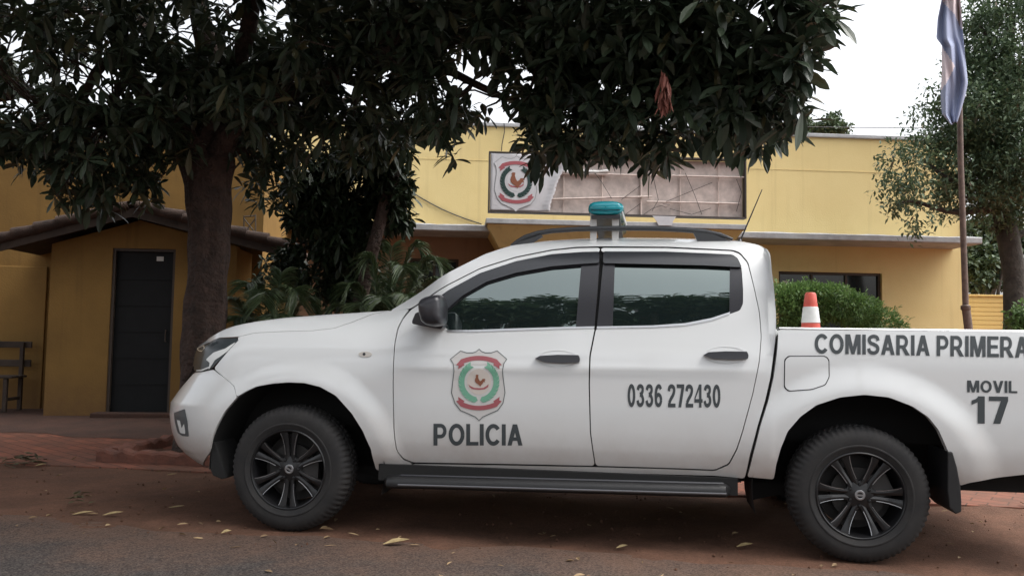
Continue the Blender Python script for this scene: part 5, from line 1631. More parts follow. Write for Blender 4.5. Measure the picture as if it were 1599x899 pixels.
# crown: uneven clumps of leaf whorls (centre measured as direction + depth, radius in metres)
clumps = [(400, 165, 7.0, 62, 42, 46), (475, 125, 7.0, 62, 40, 46), (215, 90, 6.9, 50, 50, 36), (340, 60, 7.0, 34, 60, 26), (150, 160, 6.9, 60, 30, 30),  # px, py, depth, rx, ry (photo px), n
    (40, 60, 7.6, 110, 120, 120), (60, 200, 7.4, 95, 70, 80), (150, 90, 7.0, 120, 110, 140), (150, 235, 7.2, 90, 75, 90), (235, 180, 7.1, 70, 85, 90), (270, 60, 7.2, 120, 90, 130),
    (195, 280, 7.3, 45, 32, 26), (130, 300, 7.3, 35, 30, 18), (20, 240, 7.5, 40, 28, 18), (350, 100, 7.6, 90, 95, 110), (330, 195, 8.4, 80, 60, 60), (430, 60, 7.4, 110, 95, 130), (420, 200, 8.3, 80, 80, 100), (425, 285, 8.6, 45, 45, 40),
    (520, 60, 7.2, 110, 100, 130), (530, 190, 8.0, 100, 90, 130), (600, 170, 7.6, 80, 80, 90), (620, 50, 6.8, 110, 90, 130), (680, 140, 6.8, 62, 75, 80), (690, 215, 6.8, 34, 24, 16), (730, 50, 6.5, 100, 80, 120), (735, 150, 6.6, 40, 50, 28),
    (820, 40, 6.2, 100, 80, 120), (830, 130, 6.3, 62, 55, 50), (880, 100, 6.2, 90, 75, 90), (850, 210, 6.3, 40, 42, 26), (900, 195, 6.2, 70, 50, 56), (930, 60, 5.9, 90, 80, 110), (980, 170, 5.9, 75, 60, 70), (1000, 60, 5.6, 95, 85, 120), (950, 215, 6.0, 55, 24, 18),
    (1055, 170, 5.8, 60, 58, 56), (1040, 225, 5.9, 34, 34, 24), (1080, 70, 5.5, 90, 80, 100), (1130, 150, 5.6, 70, 65, 70), (1105, 200, 5.8, 46, 28, 24), (1180, 60, 5.4, 85, 75, 90), (1175, 160, 5.5, 54, 52, 52), (1200, 200, 5.6, 30, 36, 20), (1215, 95, 5.3, 48, 62, 46), (1235, 25, 5.3, 45, 45, 34), (1215, 165, 5.4, 26, 38, 16), (1268, 55, 5.3, 22, 26, 9)]
gaps = [(95, 120, 8, 8), (130, 30, 8, 8), (470, 150, 10, 10), (590, 110, 6, 6), (820, 105, 6, 6), (960, 120, 6, 6), (1000, 205, 8, 4), (700, 60, 6, 8), (215, 40, 8, 8), (435, 25, 6, 8), (1150, 200, 6, 6), (305, 50, 22, 22), (376, 22, 16, 26), (362, 80, 10, 12), (160, 132, 26, 22), (45, 148, 8, 10), (25, 66, 14, 8), (545, 132, 14, 12), (730, 118, 30, 22), (755, 150, 24, 16), (1190, 10, 12, 14), (240, 118, 12, 10), (640, 155, 9, 9), (1050, 180, 20, 12), (1090, 185, 14, 10), (890, 180, 10, 14)]
def in_gap(p):
    v = R.transposed() @ (Vector(p) - CAM); sxp, syp = CX - v.x / v.z * F, CY + v.y / v.z * F
    return any(((sxp - gx) / (ga + 15)) ** 2 + ((syp - gy) / (gb + 13)) ** 2 < 1 for gx, gy, ga, gb in gaps)
C_, A_ = [], []
for (px, py, dep, rx_, ry_, n) in clumps:
    c0 = tp(px, py, dep)
    n = int(n * 0.62)
    k = 0
    while k < n:
        a = rng.normal(0, 1, 3); a /= np.linalg.norm(a); r = rng.uniform(0.25, 1) ** (1 / 2.4)
        q = a * r
        p = np.array(c0) + np.array([q[0] * rx_ * dep / F, q[1] * 0.75, q[2] * ry_ * dep / F])
        k += 1
        if in_gap(p) and rng.uniform() < 0.95: continue
        C_.append(p); A_.append(np.array([q[0] * 0.9, q[1] * 0.8 - 0.25, q[2] * 0.8 + 0.05]) + rng.normal(0, 0.5, 3))
n_low = len(C_)
# upper crown, above the photograph's frame: what shades the porch, trunk and pavement
for k in range(900):
    a = rng.normal(0, 1, 3); a /= np.linalg.norm(a); r = rng.uniform(0.2, 1) ** (1 / 2.5)
    p = np.array([-1.6, 7.4, 5.6]) + a * r * np.array([4.6, 3.4, 1.7])
    if p[2] < 4.2 or in_gap(p): continue
    C_.append(p); A_.append(a * 0.8 + rng.normal(0, 0.3, 3) + np.array([0, 0, -0.1]))
for k in range(420):
    a = rng.normal(0, 1, 3); a /= np.linalg.norm(a); r = rng.uniform(0.2, 1) ** (1 / 2.5)
    p = np.array([-6.5, 7.6, 4.9]) + a * r * np.array([2.8, 2.6, 1.5])
    if p[2] < 3.3 or in_gap(p): continue
    C_.append(p); A_.append(a * 0.8 + rng.normal(0, 0.3, 3))
for k in range(1100):      # unseen boughs added over the verge and left street to darken the left side
    a = rng.normal(0, 1, 3); a /= np.linalg.norm(a); r = rng.uniform(0.2, 1) ** (1 / 2.5)
    p = np.array([-5.0, 4.6, 5.2]) + a * r * np.array([3.6, 3.2, 1.3])
    if p[2] < 1.2 + max(p[1], 1.0) * 0.47 + 0.35: continue
    C_.append(p); A_.append(a * 0.8 + rng.normal(0, 0.3, 3))
for k in range(1500):      # the crown goes on over the pickup, above the frame
    a = rng.normal(0, 1, 3); a /= np.linalg.norm(a); r = rng.uniform(0.2, 1) ** (1 / 2.5)
    p = np.array([0.2, 5.9, 5.3]) + a * r * np.array([3.4, 2.3, 1.2])
    if p[2] < 1.2 + p[1] * 0.47 + 0.15: continue
    C_.append(p); A_.append(a * 0.8 + rng.normal(0, 0.3, 3))
C_, A_ = np.array(C_), np.array(A_)
V, Fc, fpl = rosettes(C_, A_, 11, 0.18, spread=(38, 112), droop=0.22, wr=0.33)
tint = np.repeat(rng.uniform(0, 1, len(Fc) // fpl), fpl)
quads_mesh('crown', V, Fc, [M_leaf_big], tint, parent=big, M=I4)
# twigs to the leaf whorls
m_ = m_limbs
allp = [p for l in limbs for p in l[2:]]
ap = np.array([tuple(p) for p in allp])
for i in range(0, n_low, 2):
    p = C_[i]; j = int(np.argmin(((ap - p) ** 2).sum(1)))
    q = ap[j]
    m_.tube(curve_pts(q, p, 4, -0.04, 0.06), [0.012, 0.010, 0.008, 0.006, 0.004], n=4, caps=False)
m_.build('limbs', M_bark, big, ang=80)
# a bunch of dead red leaves hanging in the crown
dc = np.array([tuple(tp(1038, 112 + k * 6, 4.95)) for k in range(9)])
dc = np.repeat(dc, 6, axis=0) + rng.normal(0, 0.016, (54, 3))
dd = np.tile(np.array([0, 0, -1.0]), (54, 1)) + rng.normal(0, 0.17, (54, 3))
V, Fc, fpl = leaves(dc, dd, rng.uniform(0.08, 0.14, 54), rng.uniform(0.022, 0.036, 54), 0.0, up=rng.normal(0, 1, (54, 3)), fold=0.25)
quads_mesh('dead_leaves', V, Fc, [M_leaf_red], parent=big, M=I4)

# ------------------------------------------------------------------ leaning shrub tree behind the bonnet
DS_ = 9.3
sb = tp(556, 470, DS_); sb = Vector((tp(548, 600, DS_).x, DS_, ground_z(5)))
shrub = thing('leaning_tree', 'slim leaning tree with dense dark leaves between the tiled porch and the torn sign', 'tree', Matrix.Translation(sb))
m_ = MB(); pts = [sb, tp(562, 470, DS_), tp(582, 390, DS_), tp(600, 320, DS_), tp(618, 265, DS_), tp(640, 205, DS_)]
m_.tube(pts, [.10, .085, .078, .07, .062, .05], n=12); m_.build('trunk', M_bark, shrub, ang=80)
C_, A_ = [], []
for (px, py, dep, rx_, ry_, n) in [(500, 300, 9.6, 55, 70, 170), (560, 280, 9.6, 70, 80, 240), (540, 370, 9.7, 60, 50, 150), (610, 290, 9.5, 36, 60, 120), (600, 220, 9.0, 50, 40, 110), (475, 330, 9.7, 32, 40, 50), (500, 420, 10.0, 80, 55, 170), (620, 340, 9.7, 28, 20, 30), (560, 455, 10.1, 60, 45, 110), (435, 430, 10.3, 45, 34, 40)]:
    c0 = np.array(tp(px, py, dep))
    for k in range(n):
        a = rng.normal(0, 1, 3); a /= np.linalg.norm(a); r = rng.uniform(0.1, 1) ** (1 / 2.5); q = a * r
        C_.append(c0 + q * np.array([rx_ * dep / F, 0.45, ry_ * dep / F])); A_.append(q * 0.8 + np.array([0, -0.2, -0.3]) + rng.normal(0, 0.4, 3))
V, Fc, fpl = rosettes(np.array(C_), np.array(A_), 9, 0.15, droop=0.3, wr=0.34)
quads_mesh('crown', V, Fc, [M_leaf_shrub], np.repeat(rng.uniform(0, 1, len(Fc) // fpl), fpl), parent=shrub, M=I4)

# ------------------------------------------------------------------ palms: arching fronds of narrow leaflets
def palm(name, label, base_, fronds):
    root = thing(name, label, 'palm', Matrix.Translation(base_))
    m_ = MB()
    for k in range(5):
        a = k * 2 * PI / 5
        m_.tube([base_ + Vector((.05 * math.cos(a), .05 * math.sin(a), -0.02)), base_ + Vector((.09 * math.cos(a), .09 * math.sin(a), 0.55))], [.035, .022], n=8)
    m_.build('stems', M_bark_grey, root)
    for tip, rise in fronds:
        a = base_ + Vector((0, 0, 0.5)); b = Vector(tip)
        n = 46
        pts = []
        for i in range(n + 1):
            t = i / n
            p = a.lerp(b, t); p.z += rise * 4 * t * (1 - t) * (0.6 + 0.4 * t)
            pts.append(p)
        P_ = np.array([tuple(p) for p in pts])
        T_ = nrm(np.gradient(P_, axis=0))
        S_ = nrm(np.cross(T_, np.array([0, 0, 1.0])))
        pos, dr, ln = [], [], []
        for i in range(8, n + 1):
            for sgn in (-1, 1):
                for sub_ in (0, 0.33, 0.66):
                    j = min(i + sub_, n); p = P_[int(j)] * (1 - j % 1) + P_[min(int(j) + 1, n)] * (j % 1)
                    pos.append(p); f = (i / n)
                    dr.append(S_[i] * sgn * 1.0 + T_[i] * (0.55 + 0.7 * f) + np.array([0, 0, 0.18]) + rng.normal(0, 0.07, 3))
                    ln.append((0.36 - 0.20 * abs(f - 0.45)) * rng.uniform(0.85, 1.1))
        ln = np.array(ln)
        V, Fc, fpl = leaves(np.array(pos), np.array(dr), ln, 0.017, 0.45, fold=0.3)
        fr = quads_mesh('frond', V, Fc, [M_palm], np.repeat(rng.uniform(0, 1, len(Fc) // fpl), fpl), parent=root, M=I4)
        m_ = MB(); m_.tube(pts, [0.014 - 0.011 * i / n for i in range(n + 1)], n=6); m_.build('frond_stem', M_palm, fr, I4)
    return root
pb = Vector((tp(425, 560, 9.1).x, 9.1, 0.12))
palm('areca_palm', 'feathery palm arching over the bonnet beside the porch', pb,
     [(tp(348, 470, 8.6), .35), (tp(466, 470, 8.7), .55), (tp(385, 445, 8.5), .40), (tp(440, 425, 9.3), .35), (tp(365, 500, 8.4), .3), (tp(455, 505, 8.5), .35), (tp(410, 470, 8.2), .5), (tp(490, 480, 9.2), .45), (tp(395, 520, 8.2), .25), (tp(432, 500, 8.1), .35)])
pb = Vector((tp(600, 560, 9.0).x, 9.0, 0.12))
palm('areca_palm', 'green palm with drooping fronds behind the windscreen of the pickup', pb,
     [(tp(684, 412, 8.8), .55), (tp(655, 392, 9.0), .60), (tp(700, 445, 8.6), .5), (tp(575, 405, 8.9), .45), (tp(612, 385, 9.2), .3), (tp(545, 450, 8.7), .4), (tp(640, 470, 8.2), .45), (tp(595, 470, 8.2), .4), (tp(665, 480, 8.3), .4), (tp(520, 485, 8.8), .4), (tp(630, 420, 8.5), .5), (tp(560, 480, 8.3), .35)])

# ------------------------------------------------------------------ clipped round bush by the right window
hb = BM @ Vector((b_px(1312, 520, -1.4)[0], -1.4, 0.15))
bush = thing('clipped_bush', 'bright green rounded bush under the right hand window, behind the cargo bed', 'bush', Matrix.Translation(hb))
hz_top = tp(1290, 446, hb.y).z
lobes = [(1225, 482, 36, 38), (1258, 474, 42, 33), (1298, 472, 44, 28), (1335, 485, 42, 25), (1368, 502, 32, 22), (1240, 460, 24, 16), (1284, 458, 26, 13), (1392, 512, 18, 12)]
pos, dr = [], []
for px, py, rx_, ry_ in lobes:
    c0 = np.array(tp(px, py, hb.y)); n = int(rx_ * ry_ * 2.2)
    a = nrm(rng.normal(0, 1, (n, 3)))
    p = c0 + a * np.array([rx_ * hb.y / F, 0.42, ry_ * hb.y / F]) * rng.uniform(0.72, 1.04, (n, 1))
    pos.append(p); dr.append(a + rng.normal(0, 0.5, (n, 3)) + np.array([0, 0, 0.4]))
pos, dr = np.concatenate(pos), np.concatenate(dr)
n = 3500
q = np.array(hb) + np.array([0, 0, 0.45]) + nrm(rng.normal(0, 1, (n, 3))) * np.array([0.82, 0.4, 0.72]) * rng.uniform(0.2, 1.0, (n, 1))
pos = np.concatenate([pos, q]); dr = np.concatenate([dr, rng.normal(0, 1, (n, 3))])
a_ = nrm(rng.normal(0, 1, (4200, 3))); p_ = np.array(hb) + np.array([0, 0, 0.42]) + a_ * np.array([0.82, 0.42, 0.5]) * rng.uniform(0.8, 1.05, (4200, 1)); p_[:, 2] = np.maximum(p_[:, 2], hb.z + 0.01)
pos = np.concatenate([p_, pos]); dr = np.concatenate([a_ + rng.normal(0, .5, a_.shape), dr])
ns_ = 260; ix = rng.integers(0, len(pos) - n, ns_)
for f_ in range(5):
    pos = np.concatenate([pos, pos[ix] + nrm(dr[ix] + np.array([0, -0.1, 0.5])) * (0.03 + 0.028 * f_)]); dr = np.concatenate([dr, dr[ix] + rng.normal(0, .6, (ns_, 3))])
V, Fc, fpl = leaves(pos, dr, rng.uniform(0.045, 0.09, len(pos)), 0.022, 0.2)
quads_mesh('foliage', V, Fc, [M_leaf_hedge], np.repeat(rng.uniform(0, 1, len(Fc) // fpl), fpl), parent=bush, M=I4)
m_ = MB()
for k in range(6):
    a = k * 1.05; m_.tube(curve_pts(hb, hb + Vector((0.8 * math.cos(a), 0.35 * math.sin(a), 0.95)), 5), [.03, .025, .02, .015, .01, .006], n=6)
m_.build('stems', M_bark_grey, bush)

# ------------------------------------------------------------------ small leaved tree at the right edge
DR = 12.2
rb = Vector((tp(1582, 560, DR).x, DR, 0.12))
rt = thing('small_leaved_tree', 'hazy grey green small leaved tree at the right edge, behind the flagpole', 'tree', Matrix.Translation(rb))
m_ = MB()
rp_ = [rb, tp(1586, 500, DR), tp(1584, 430, DR), tp(1576, 380, DR), tp(1566, 330, DR), tp(1560, 260, DR), tp(1568, 150, DR), tp(1580, 30, DR)]
m_.tube(rp_, [.2, .165, .155, .155, .145, .12, .09, .06], n=14); m_.build('trunk', M_bark_grey, rt, ang=80)
m_ = MB()
rl = []
for (i0, px, py, y) in ((4, 1440, 250, 11.6), (4, 1400, 320, 11.4), (5, 1460, 170, 11.8), (5, 1500, 90, 12.4), (6, 1530, 40, 11.8), (5, 1620, 150, 12), (4, 1650, 250, 11.6), (4, 1500, 310, 11.6), (3, 1640, 330, 12.6)):
    b_ = tp(px, py, y); pts = curve_pts(rp_[i0], b_, 9, -0.03, 0.07); m_.tube(pts, [0.07 - 0.006 * i for i in range(10)], n=8); rl.append(pts)
m_.build('limbs', M_bark_grey, rt, ang=80)
pos = []
for (px, py, dep, rx_, ry_, n) in [(1430, 250, 11.5, 50, 50, 900), (1400, 300, 11.4, 34, 36, 420), (1450, 300, 11.5, 45, 26, 420), (1470, 195, 11.7, 45, 45, 900), (1460, 150, 11.8, 26, 28, 300), (1520, 240, 11.9, 65, 75, 2600), (1590, 200, 12.0, 70, 110, 3600), (1530, 130, 12.0, 45, 70, 1700), (1570, 60, 12.0, 55, 75, 2300), (1530, 50, 12.1, 28, 36, 500), (1555, 10, 12.2, 40, 40, 800),
                                  (1590, 310, 12.1, 60, 60, 1500), (1500, 310, 11.7, 34, 30, 420), (1420, 350, 11.4, 14, 18, 60), (1460, 345, 11.5, 16, 16, 60), (1640, 120, 12, 60, 150, 1500), (1550, 330, 12.4, 45, 32, 500), (1555, 280, 11.5, 50, 60, 1500), (1590, 240, 11.3, 45, 80, 1700), (1550, 180, 11.4, 45, 60, 1300), (1575, 110, 11.5, 45, 60, 1300), (1500, 200, 11.6, 40, 45, 700)]:
    c0 = np.array(tp(px, py, dep)); n = int(n * (1.2 if px < 1500 else 1.75))
    # leaves sit in tufts along fine sprays
    nt = max(4, n // 22)
    a = nrm(rng.normal(0, 1, (nt, 3))) * rng.uniform(0.2, 1, (nt, 1)) ** (1 / 2.6)
    tc_ = c0 + a * np.array([rx_ * dep / F, 0.9, ry_ * dep / F])
    pos.append(np.repeat(tc_, 22, axis=0) + rng.normal(0, 0.075, (nt * 22, 3)))
pos = np.concatenate(pos)
V, Fc, fpl = leaves(pos, rng.normal(0, 1, pos.shape), rng.uniform(0.05, 0.10, len(pos)), 0.036, 0.2, stations=((0, .1), (.5, .5), (1, .05)))
quads_mesh('crown', V, Fc, [M_leaf_small], np.repeat(rng.uniform(0, 1, len(Fc) // fpl), fpl), parent=rt, M=I4)
# low shrub at its foot, right of the boundary wall
sb2 = Vector((tp(1600, 520, 11.2).x, 11.2, 0.12))
ls = thing('low_shrub', 'dark green low shrub beside the trunk at the right edge', 'shrub', Matrix.Translation(sb2))
n = 1500
p = np.array(tp(1606, 505, 11.2)) + nrm(rng.normal(0, 1, (n, 3))) * np.array([.30, .3, .35]) * rng.uniform(0.3, 1, (n, 1)); p[:, 2] = np.maximum(p[:, 2], 0.2)
V, Fc, fpl = leaves(p, rng.normal(0, 1, p.shape), rng.uniform(0.05, 0.1, n), 0.035, 0.2)
quads_mesh('foliage', V, Fc, [M_leaf_hedge], np.repeat(rng.uniform(0, .6, n), fpl), parent=ls, M=I4)
m_ = MB(); m_.tube([sb2, sb2 + Vector((0, 0, 0.9))], [.03, .01]); m_.build('stem', M_bark_grey, ls)

# ------------------------------------------------------------------ far greenery
def blob_tree(name, label, c, r, trunk_base, n, leaf, cat='tree', mat=None, wr=0.5, group=None):
    root = thing(name, label, cat, Matrix.Translation(trunk_base), group)
    m_ = MB(); top = Vector(c)
    m_.tube(curve_pts(trunk_base, top, 6, 0, 0.03), [r[0] * 0.07 * (1 - i * 0.1) + 0.03 for i in range(7)], n=8)
    for k in range(5):
        a = nrm(rng.normal(0, 1, 3)); m_.tube(curve_pts(trunk_base.lerp(top, 0.6), top + Vector((a[0] * r[0] * .7, a[1] * r[1] * .7, abs(a[2]) * r[2] * .6)), 5), [.08, .06, .05, .04, .03, .02], n=5)
    m_.build('trunk', M_bark_grey, root)
    nb = 26
    bc = np.array(c) + nrm(rng.normal(0, 1, (nb, 3))) * np.array(r) * rng.uniform(0.35, 0.85, (nb, 1))
    k = rng.integers(0, nb, n)
    p = bc[k] + nrm(rng.normal(0, 1, (n, 3))) * np.array(r) * 0.30 * rng.uniform(0.3, 1.1, (n, 1))
    V, Fc, fpl = leaves(p, rng.normal(0, 1, p.shape), leaf * rng.uniform(0.6, 1.2, n), leaf * wr, 0.2, stations=((0, .1), (.5, .5), (1, .05)))
    quads_mesh('crown', V, Fc, [mat or M_leaf_far], np.repeat(np.clip(rng.uniform(0, .8, n) + 0.15 * (k % 3 - 1)[:n], 0, 0.94), fpl), parent=root, M=I4)
    return root
c = tp(1298, 205, 36); blob_tree('distant_tree', 'distant rounded green tree showing above the yellow parapet', c, (1.25, 1.2, 0.85), Vector((c.x, c.y, 0)), 2600, 0.22)
c = tp(1255, 205, 38); blob_tree('distant_tree', 'distant tree mostly hidden behind the end of the overhanging branch', c, (0.8, 1.0, 0.7), Vector((c.x, c.y, 0)), 1200, 0.22)
c = tp(1535, 420, 19); blob_tree('hedge_tree', 'olive green shrubs growing beyond the boundary wall, beside the flagpole', c, (0.9, 0.7, 0.75), Vector((c.x, c.y, 0)), 2600, 0.16)
c = tp(1545, 370, 22); blob_tree('hedge_tree', 'taller brownish green tree beyond the boundary wall, behind the trunk', c, (1.3, 0.9, 0.9), Vector((c.x, c.y, 0)), 1900, 0.2)
c = tp(1650, 400, 21); blob_tree('hedge_tree', 'green tree at the far right edge beyond the boundary wall', c, (1.2, 0.9, 1.6), Vector((c.x, c.y, 0)), 2600, 0.2)
# trees across the street (seen mirrored in the windows)
for i, (x, y, h, r_) in enumerate(((-10.5, -8.5, 9.4, 3.3), (-5.0, -8.0, 9.9, 2.6), (-1.0, -8.2, 9.6, 2.5), (2.8, -7.8, 10.4, 2.7), (7.2, -9, 9.6, 2.9), (13, -9.5, 7.4, 3.2), (-16, -9.5, 7.6, 3.4))):
    blob_tree('roadside_tree', 'spreading tree on the opposite side of the street, mirrored in the pickup windows', (x, y, h), (r_, 2.2, 2.6), Vector((x, y, 0)), 4200, 0.42, group='trees across the street', wr=0.42)

# ------------------------------------------------------------------ flagpole and flag
DF = 9.6
M_pole = simple('rusty_pole', (0.13, 0.085, 0.065), 0.6, var=0.5, vscale=14)
pt_, pm_, pb_ = tp(1494, -90, DF), tp(1503, 330, DF), tp(1512, 510, DF)
dirp = (pt_ - pb_).normalized(); pbase = pb_ + dirp * ((0.10 - pb_.z) / dirp.z)
fp = thing('flagpole', 'thin rusty flagpole standing at the right corner of the yellow building', 'flagpole', Matrix.Translation(pbase))
m_ = MB(); m_.tube([pbase, pb_, tp(1508, 478, DF)], [.048, .047, .047], n=12); m_.tube([tp(1508, 480, DF), tp(1500, 250, DF), pt_], [.035, .033, .028], n=12)
m_.lathe([(.05, 0), (.055, .01), (.055, .05), (.04, .06)], n=14, axis='Z', c=tuple(tp(1508, 484, DF)))
m_.build('pole', M_pole, fp, ang=50)
m_ = MB(); m_.lathe([(.001, -.04), (.03, -.02), (.04, 0), (.03, .02), (.001, .04)], n=14, axis='Z', c=tuple(pt_)); m_.build('finial', M_pole, fp)
M_fblue = simple('flag_blue', (0.28, 0.32, 0.45), 0.8); M_fwhite = simple('flag_white', (0.62, 0.55, 0.57), 0.8); M_fred = simple('flag_red', (0.45, 0.08, 0.09), 0.8)
NR, NCc = 90, 36
lft = [(-70, 1474), (0, 1470), (30, 1464), (60, 1462), (72, 1471), (110, 1471), (150, 1469), (178, 1471), (193, 1483)]
rgt = [(-70, 1497), (0, 1500), (45, 1503), (100, 1508), (130, 1511), (150, 1507), (178, 1499), (193, 1494)]
white = [[(1470, -72), (1502, -72), (1501, 5), (1503, 48), (1496, 38), (1490, 24), (1478, 8), (1470, 0)], [(1471, 74), (1481, 85), (1491, 103), (1484, 116), (1470, 142)]]
red = [[(1470, -72), (1502, -72), (1500, -30), (1485, -40)]]
Fv, Ff, Fm = [], [], []
for i in range(NR + 1):
    py = -70 + (193 + 70) * i / NR
    l_ = np.interp(py, [a for a, b in lft], [b for a, b in lft]); r_ = np.interp(py, [a for a, b in rgt], [b for a, b in rgt])
    for j in range(NCc + 1):
        t = j / NCc; px = l_ + (r_ - l_) * t
        dp = DF - 0.10 + 0.045 * math.sin(t * 9 + py * 0.018) + 0.03 * math.sin(t * 17 - py * 0.03) + 0.02 * math.sin(py * 0.05)
        Fv.append(tuple(tp(px, py + 2.0 * math.sin(t * 6), dp)))
for i in range(NR):
    for j in range(NCc):
        Ff.append((i * (NCc + 1) + j, i * (NCc + 1) + j + 1, (i + 1) * (NCc + 1) + j + 1, (i + 1) * (NCc + 1) + j))
        py = -70 + 263 * (i + .5) / NR
        l_ = np.interp(py, [a for a, b in lft], [b for a, b in lft]); r_ = np.interp(py, [a for a, b in rgt], [b for a, b in rgt]); px = l_ + (r_ - l_) * (j + .5) / NCc
        Fm.append(2 if any(inside((px, py), w) for w in red) else 1 if any(inside((px, py), w) for w in white) else 0)
m_ = MB(); m_.v = Fv; m_.f = Ff; m_.mi = Fm
flag = m_.build('flag', [M_fblue, M_fwhite, M_fred], None, sm=True, ang=180)
props(flag, 'limp blue and white flag hanging folded from the flagpole', 'flag')
sf = flag.modifiers.new('thick', 'SOLIDIFY'); sf.thickness = 0.003

# ------------------------------------------------------------------ brick tree surround, bench, litter
M_surround = simple('red_plastered_brick', (0.20, 0.075, 0.048), 0.9, col2=(0.10, 0.045, 0.032), vscale=7, bump=0.6, bscale=30)
q0 = TMI @ at_ground(150, 724, 0.02); u_l = q0.x; w_f = q0.y
u_r = u_l + 1.75
m_ = MB()
hgt = 0.145
def rough_bar(ua, ub, wa, wb, z1):
    rows = []
    n = max(3, int(max(ub - ua, wb - wa) / 0.06))
    along_u = (ub - ua) > (wb - wa)
    for i in range(n + 1):
        t = i / n
        jz = 0.012 * math.sin(i * 1.9) + random.uniform(-.008, .008); jw = random.uniform(-.006, .006)
        if along_u:
            u = ua + (ub - ua) * t
            rows.append([(u, wa + jw, -0.01), (u, wa + jw, z1 - .02 + jz), (u, wa + .02, z1 + jz), (u, wb - .02, z1 + jz), (u, wb + jw, z1 - .02 + jz), (u, wb, -0.01)])
        else:
            w = wa + (wb - wa) * t
            rows.append([(ua + jw, w, -0.01), (ua + jw, w, z1 - .02 + jz), (ua + .02, w, z1 + jz), (ub - .02, w, z1 + jz), (ub + jw, w, z1 - .02 + jz), (ub, w, -0.01)])
    b0 = len(m_.v); m_.grid(rows)
    m_.f += [tuple(b0 + k for k in range(6)), tuple(len(m_.v) - 6 + k for k in range(6))]; m_.mi += [0, 0]
rough_bar(u_l, u_r, w_f, w_f + 0.13, hgt); rough_bar(u_l, u_r, w_f + 1.3, w_f + 1.43, hgt + .03)
rough_bar(u_l, u_l + 0.13, w_f + 0.131, w_f + 1.299, hgt + .01); rough_bar(u_r - 0.13, u_r, w_f + 0.131, w_f + 1.299, hgt)
ts = m_.build('tree_surround', M_surround, M=TM, ang=30)
props(ts, 'low red brick surround round the foot of the big street tree', 'tree surround')
m_ = MB(); m_.grid([[(u, w, 0.07 + 0.02 * wob(u * 2, w * 2, .5) + 0.04 * math.exp(-((u - u_l - .85) ** 2 + (w - w_f - .7) ** 2) * 4)) for w in np.linspace(w_f + .12, w_f + 1.31, 14)] for u in np.linspace(u_l + .12, u_r - .12, 20)])
m_.build('soil', M_ground, ts, TM)

# bench at the left edge
DB = DW - 0.45
bb = BM @ Vector((b_px(5, 640, DB)[0], DB, ground_z(6)))
bench = thing('wooden_bench', 'dark wooden slatted bench cut by the left edge, in front of the yellow wall', 'bench', Matrix.Translation(bb) @ Matrix.Rotation(B_ANG, 4, 'Z'))
BeM = MATRIX[bench.name]
sR = b_px(37, 540, DB)[0] - b_px(5, 640, DB)[0]
zb = lambda py: b_px(20, py, DB)[1] - bb.z
def bar(name, a, b, c, d, e, f): m_ = MB(); m_.bx(a, b, c, d, e, f); m_.build(name, M_timber, bench, BeM, sm=False, bevel=0.006)
z1_, z2_, z3_, z4_ = zb(533), zb(543), zb(562), zb(573)
bar('backrest_slat', sR - 1.3, sR + .0, 0.20, 0.225, z2_, z1_); bar('backrest_slat', sR - 1.3, sR + .0, 0.20, 0.225, z4_, z3_)
zs_ = zb(586)
for k in range(4): bar('seat_slat', sR - 1.3, sR - .02, -0.22 + k * 0.10, -0.22 + k * 0.10 + 0.085, zs_ - .028, zs_)
for x in (sR - 0.13, sR - 1.24):
    bar('leg', x, x + .05, 0.15, 0.198, 0, z1_ - .01); bar('leg', x, x + .05, -0.21, -0.16, 0, zs_ - .03); bar('stretcher', x + .01, x + .04, -0.158, 0.148, zb(622) - .02, zb(622) + .02)

# fallen leaves: a few one can pick out, the rest as scatter
M_dry = simple('dry_leaf', (0.36, 0.27, 0.13), 0.7, var=0.4, vscale=25)
M_dry2 = leaf_mat('dry_litter', (0.12, 0.07, 0.035), (0.34, 0.24, 0.13), 0.8, 0.1)
def one_leaf(px, py, L_, ang, label, width=0.30, z=0.012):
    p = at_ground(px, py, z)
    d = np.array([[math.cos(ang), math.sin(ang), 0.06]])
    V, Fc, fpl = leaves(np.array([tuple(p)]), d, L_, L_ * width, -0.12, up=np.array([[0.1, -0.25, 1.0]]), fold=0.35, stations=((0, .05), (.15, .25), (.35, .5), (.6, .48), (.82, .25), (1, .02)))
    o = quads_mesh('fallen_leaf', V, Fc, [M_dry], smooth_=True)
    props(o, label, 'leaf', 'single fallen leaves on the ground')
one_leaf(598, 849, 0.15, 0.10, 'large pale dry leaf lying on the asphalt below the front door', z=0.02)
one_leaf(962, 855, 0.075, 0.3, 'small pale leaf on the asphalt just in front of the side step shadow', z=0.02)
one_leaf(260, 741, 0.09, -0.1, 'thin pale leaf on the dirt in front of the tree surround', 0.18, 0.02)
one_leaf(263, 792, 0.12, -0.2, 'long pale leaf on the dirt left of the front tyre', 0.16, 0.02)
one_leaf(112, 803, 0.14, 0.02, 'flat tan leaf on the edge of the asphalt at the left', 0.2, 0.02)
one_leaf(160, 804, 0.13, 0.08, 'tan leaf beside another on the road edge, right of the flat one', 0.24, 0.02)
one_leaf(54, 727, 0.09, 0.3, 'pale curled leaf beside the leaf heap at the far left', 0.3, 0.03)
one_leaf(1150, 853, 0.10, 0.1, 'brown leaf on the asphalt left of the rear tyre', 0.3, 0.02)
one_leaf(345, 832, 0.06, 0.5, 'small light leaf on the asphalt by the front tyre', 0.5, 0.02)
one_leaf(1255, 812, 0.09, 0.0, 'pale leaf under the pickup just before the rear tyre', 0.3, 0.02)
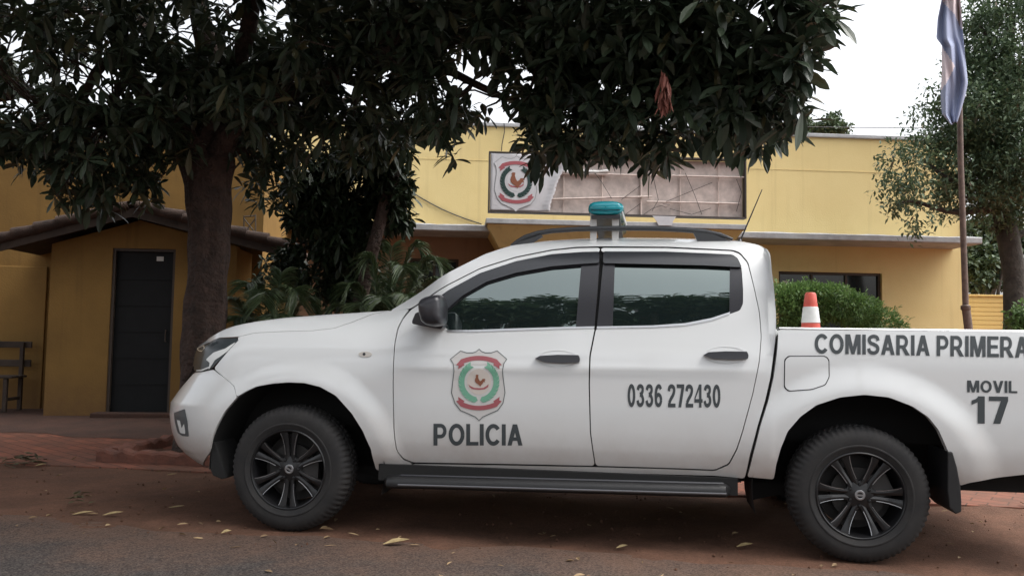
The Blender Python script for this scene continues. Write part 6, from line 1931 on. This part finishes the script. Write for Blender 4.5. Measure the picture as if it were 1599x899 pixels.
# leaf heaps at the left
def heap(px, py, r_, n, label):
    c0 = np.array(at_ground(px, py, 0.02))
    p = c0 + np.column_stack([rng.normal(0, r_ * .45, n), rng.normal(0, r_ * .35, n), np.abs(rng.normal(0, 0.03, n))])
    p[:, 2] += 0.06 * np.exp(-((p[:, :2] - c0[:2]) ** 2).sum(1) / (r_ * .5) ** 2)
    d = rng.normal(0, 1, (n, 3)); d[:, 2] = np.abs(d[:, 2]) * 0.08
    V, Fc, fpl = leaves(p, d, rng.uniform(0.05, 0.09, n), 0.028, 0.05, up=np.tile([0, 0, 1.0], (n, 1)) + rng.normal(0, .3, (n, 3)), fold=0.2)
    o = quads_mesh('leaf_heap', V, Fc, [M_heap], np.repeat(rng.uniform(0, .9, n), fpl))
    props(o, label, 'leaf heap', kind='stuff')
M_heap = leaf_mat('withered_leaf', (0.045, 0.036, 0.02), (0.11, 0.095, 0.045), 0.8, 0.1)
heap(36, 726, 0.16, 60, 'small heap of withered olive leaves at the left edge of the dirt')
heap(122, 788, 0.07, 14, 'tiny clump of withered leaves on the dirt near the road edge')
n = 170
u = rng.uniform(-3.2, 5.2, n); w = rng.uniform(-0.9, 3.2, n) ** 1.0
w = np.where(rng.uniform(0, 1, n) < 0.25, rng.normal(-0.15, 0.22, n), w)
pz = np.array([ground_z(b) + (0.022 if b > -0.15 else 0.020) for b in w])
P_ = np.array([tuple(TM @ Vector((a, b, c))) for a, b, c in zip(u, w, pz)])
d = rng.normal(0, 1, (n, 3)); d[:, 2] *= 0.12
V, Fc, fpl = leaves(P_, d, rng.uniform(0.02, 0.085, n), rng.uniform(0.008, 0.028, n), 0.0, up=np.tile([0, 0, 1.0], (n, 1)) + rng.normal(0, .25, (n, 3)), fold=0.3)
lit = quads_mesh('leaf_litter', V, Fc, [M_dry2], np.repeat(rng.uniform(0, .95, n), fpl))
props(lit, 'scattered small dry leaves and twigs over the red dirt and road edge', 'litter', kind='stuff')
# clods and pebbles on the verge
n = 420
m_ = MB()
for k in range(n):
    u_, w_ = random.uniform(-3.4, 5.4), random.uniform(-0.35, 1.9)
    s_ = random.choice((0.005, 0.006, 0.008, 0.012))
    c0 = TM @ Vector((u_, w_, 0.012 + s_ * .3))
    j = [s_ * random.uniform(.6, 1.2) for _ in range(6)]
    m_.add([c0 + Vector((j[0], 0, 0)), c0 + Vector((0, j[1], 0)), c0 + Vector((-j[2], 0, 0)), c0 + Vector((0, -j[3], 0)), c0 + Vector((0, 0, j[4])), c0 + Vector((0, 0, -j[5]))], [(0, 1, 4), (1, 2, 4), (2, 3, 4), (3, 0, 4), (1, 0, 5), (2, 1, 5), (3, 2, 5), (0, 3, 5)])
props(m_.build('dirt_clods', M_ground, fixn=False), 'small clods and pebbles scattered over the red dirt verge', 'clods', kind='stuff')
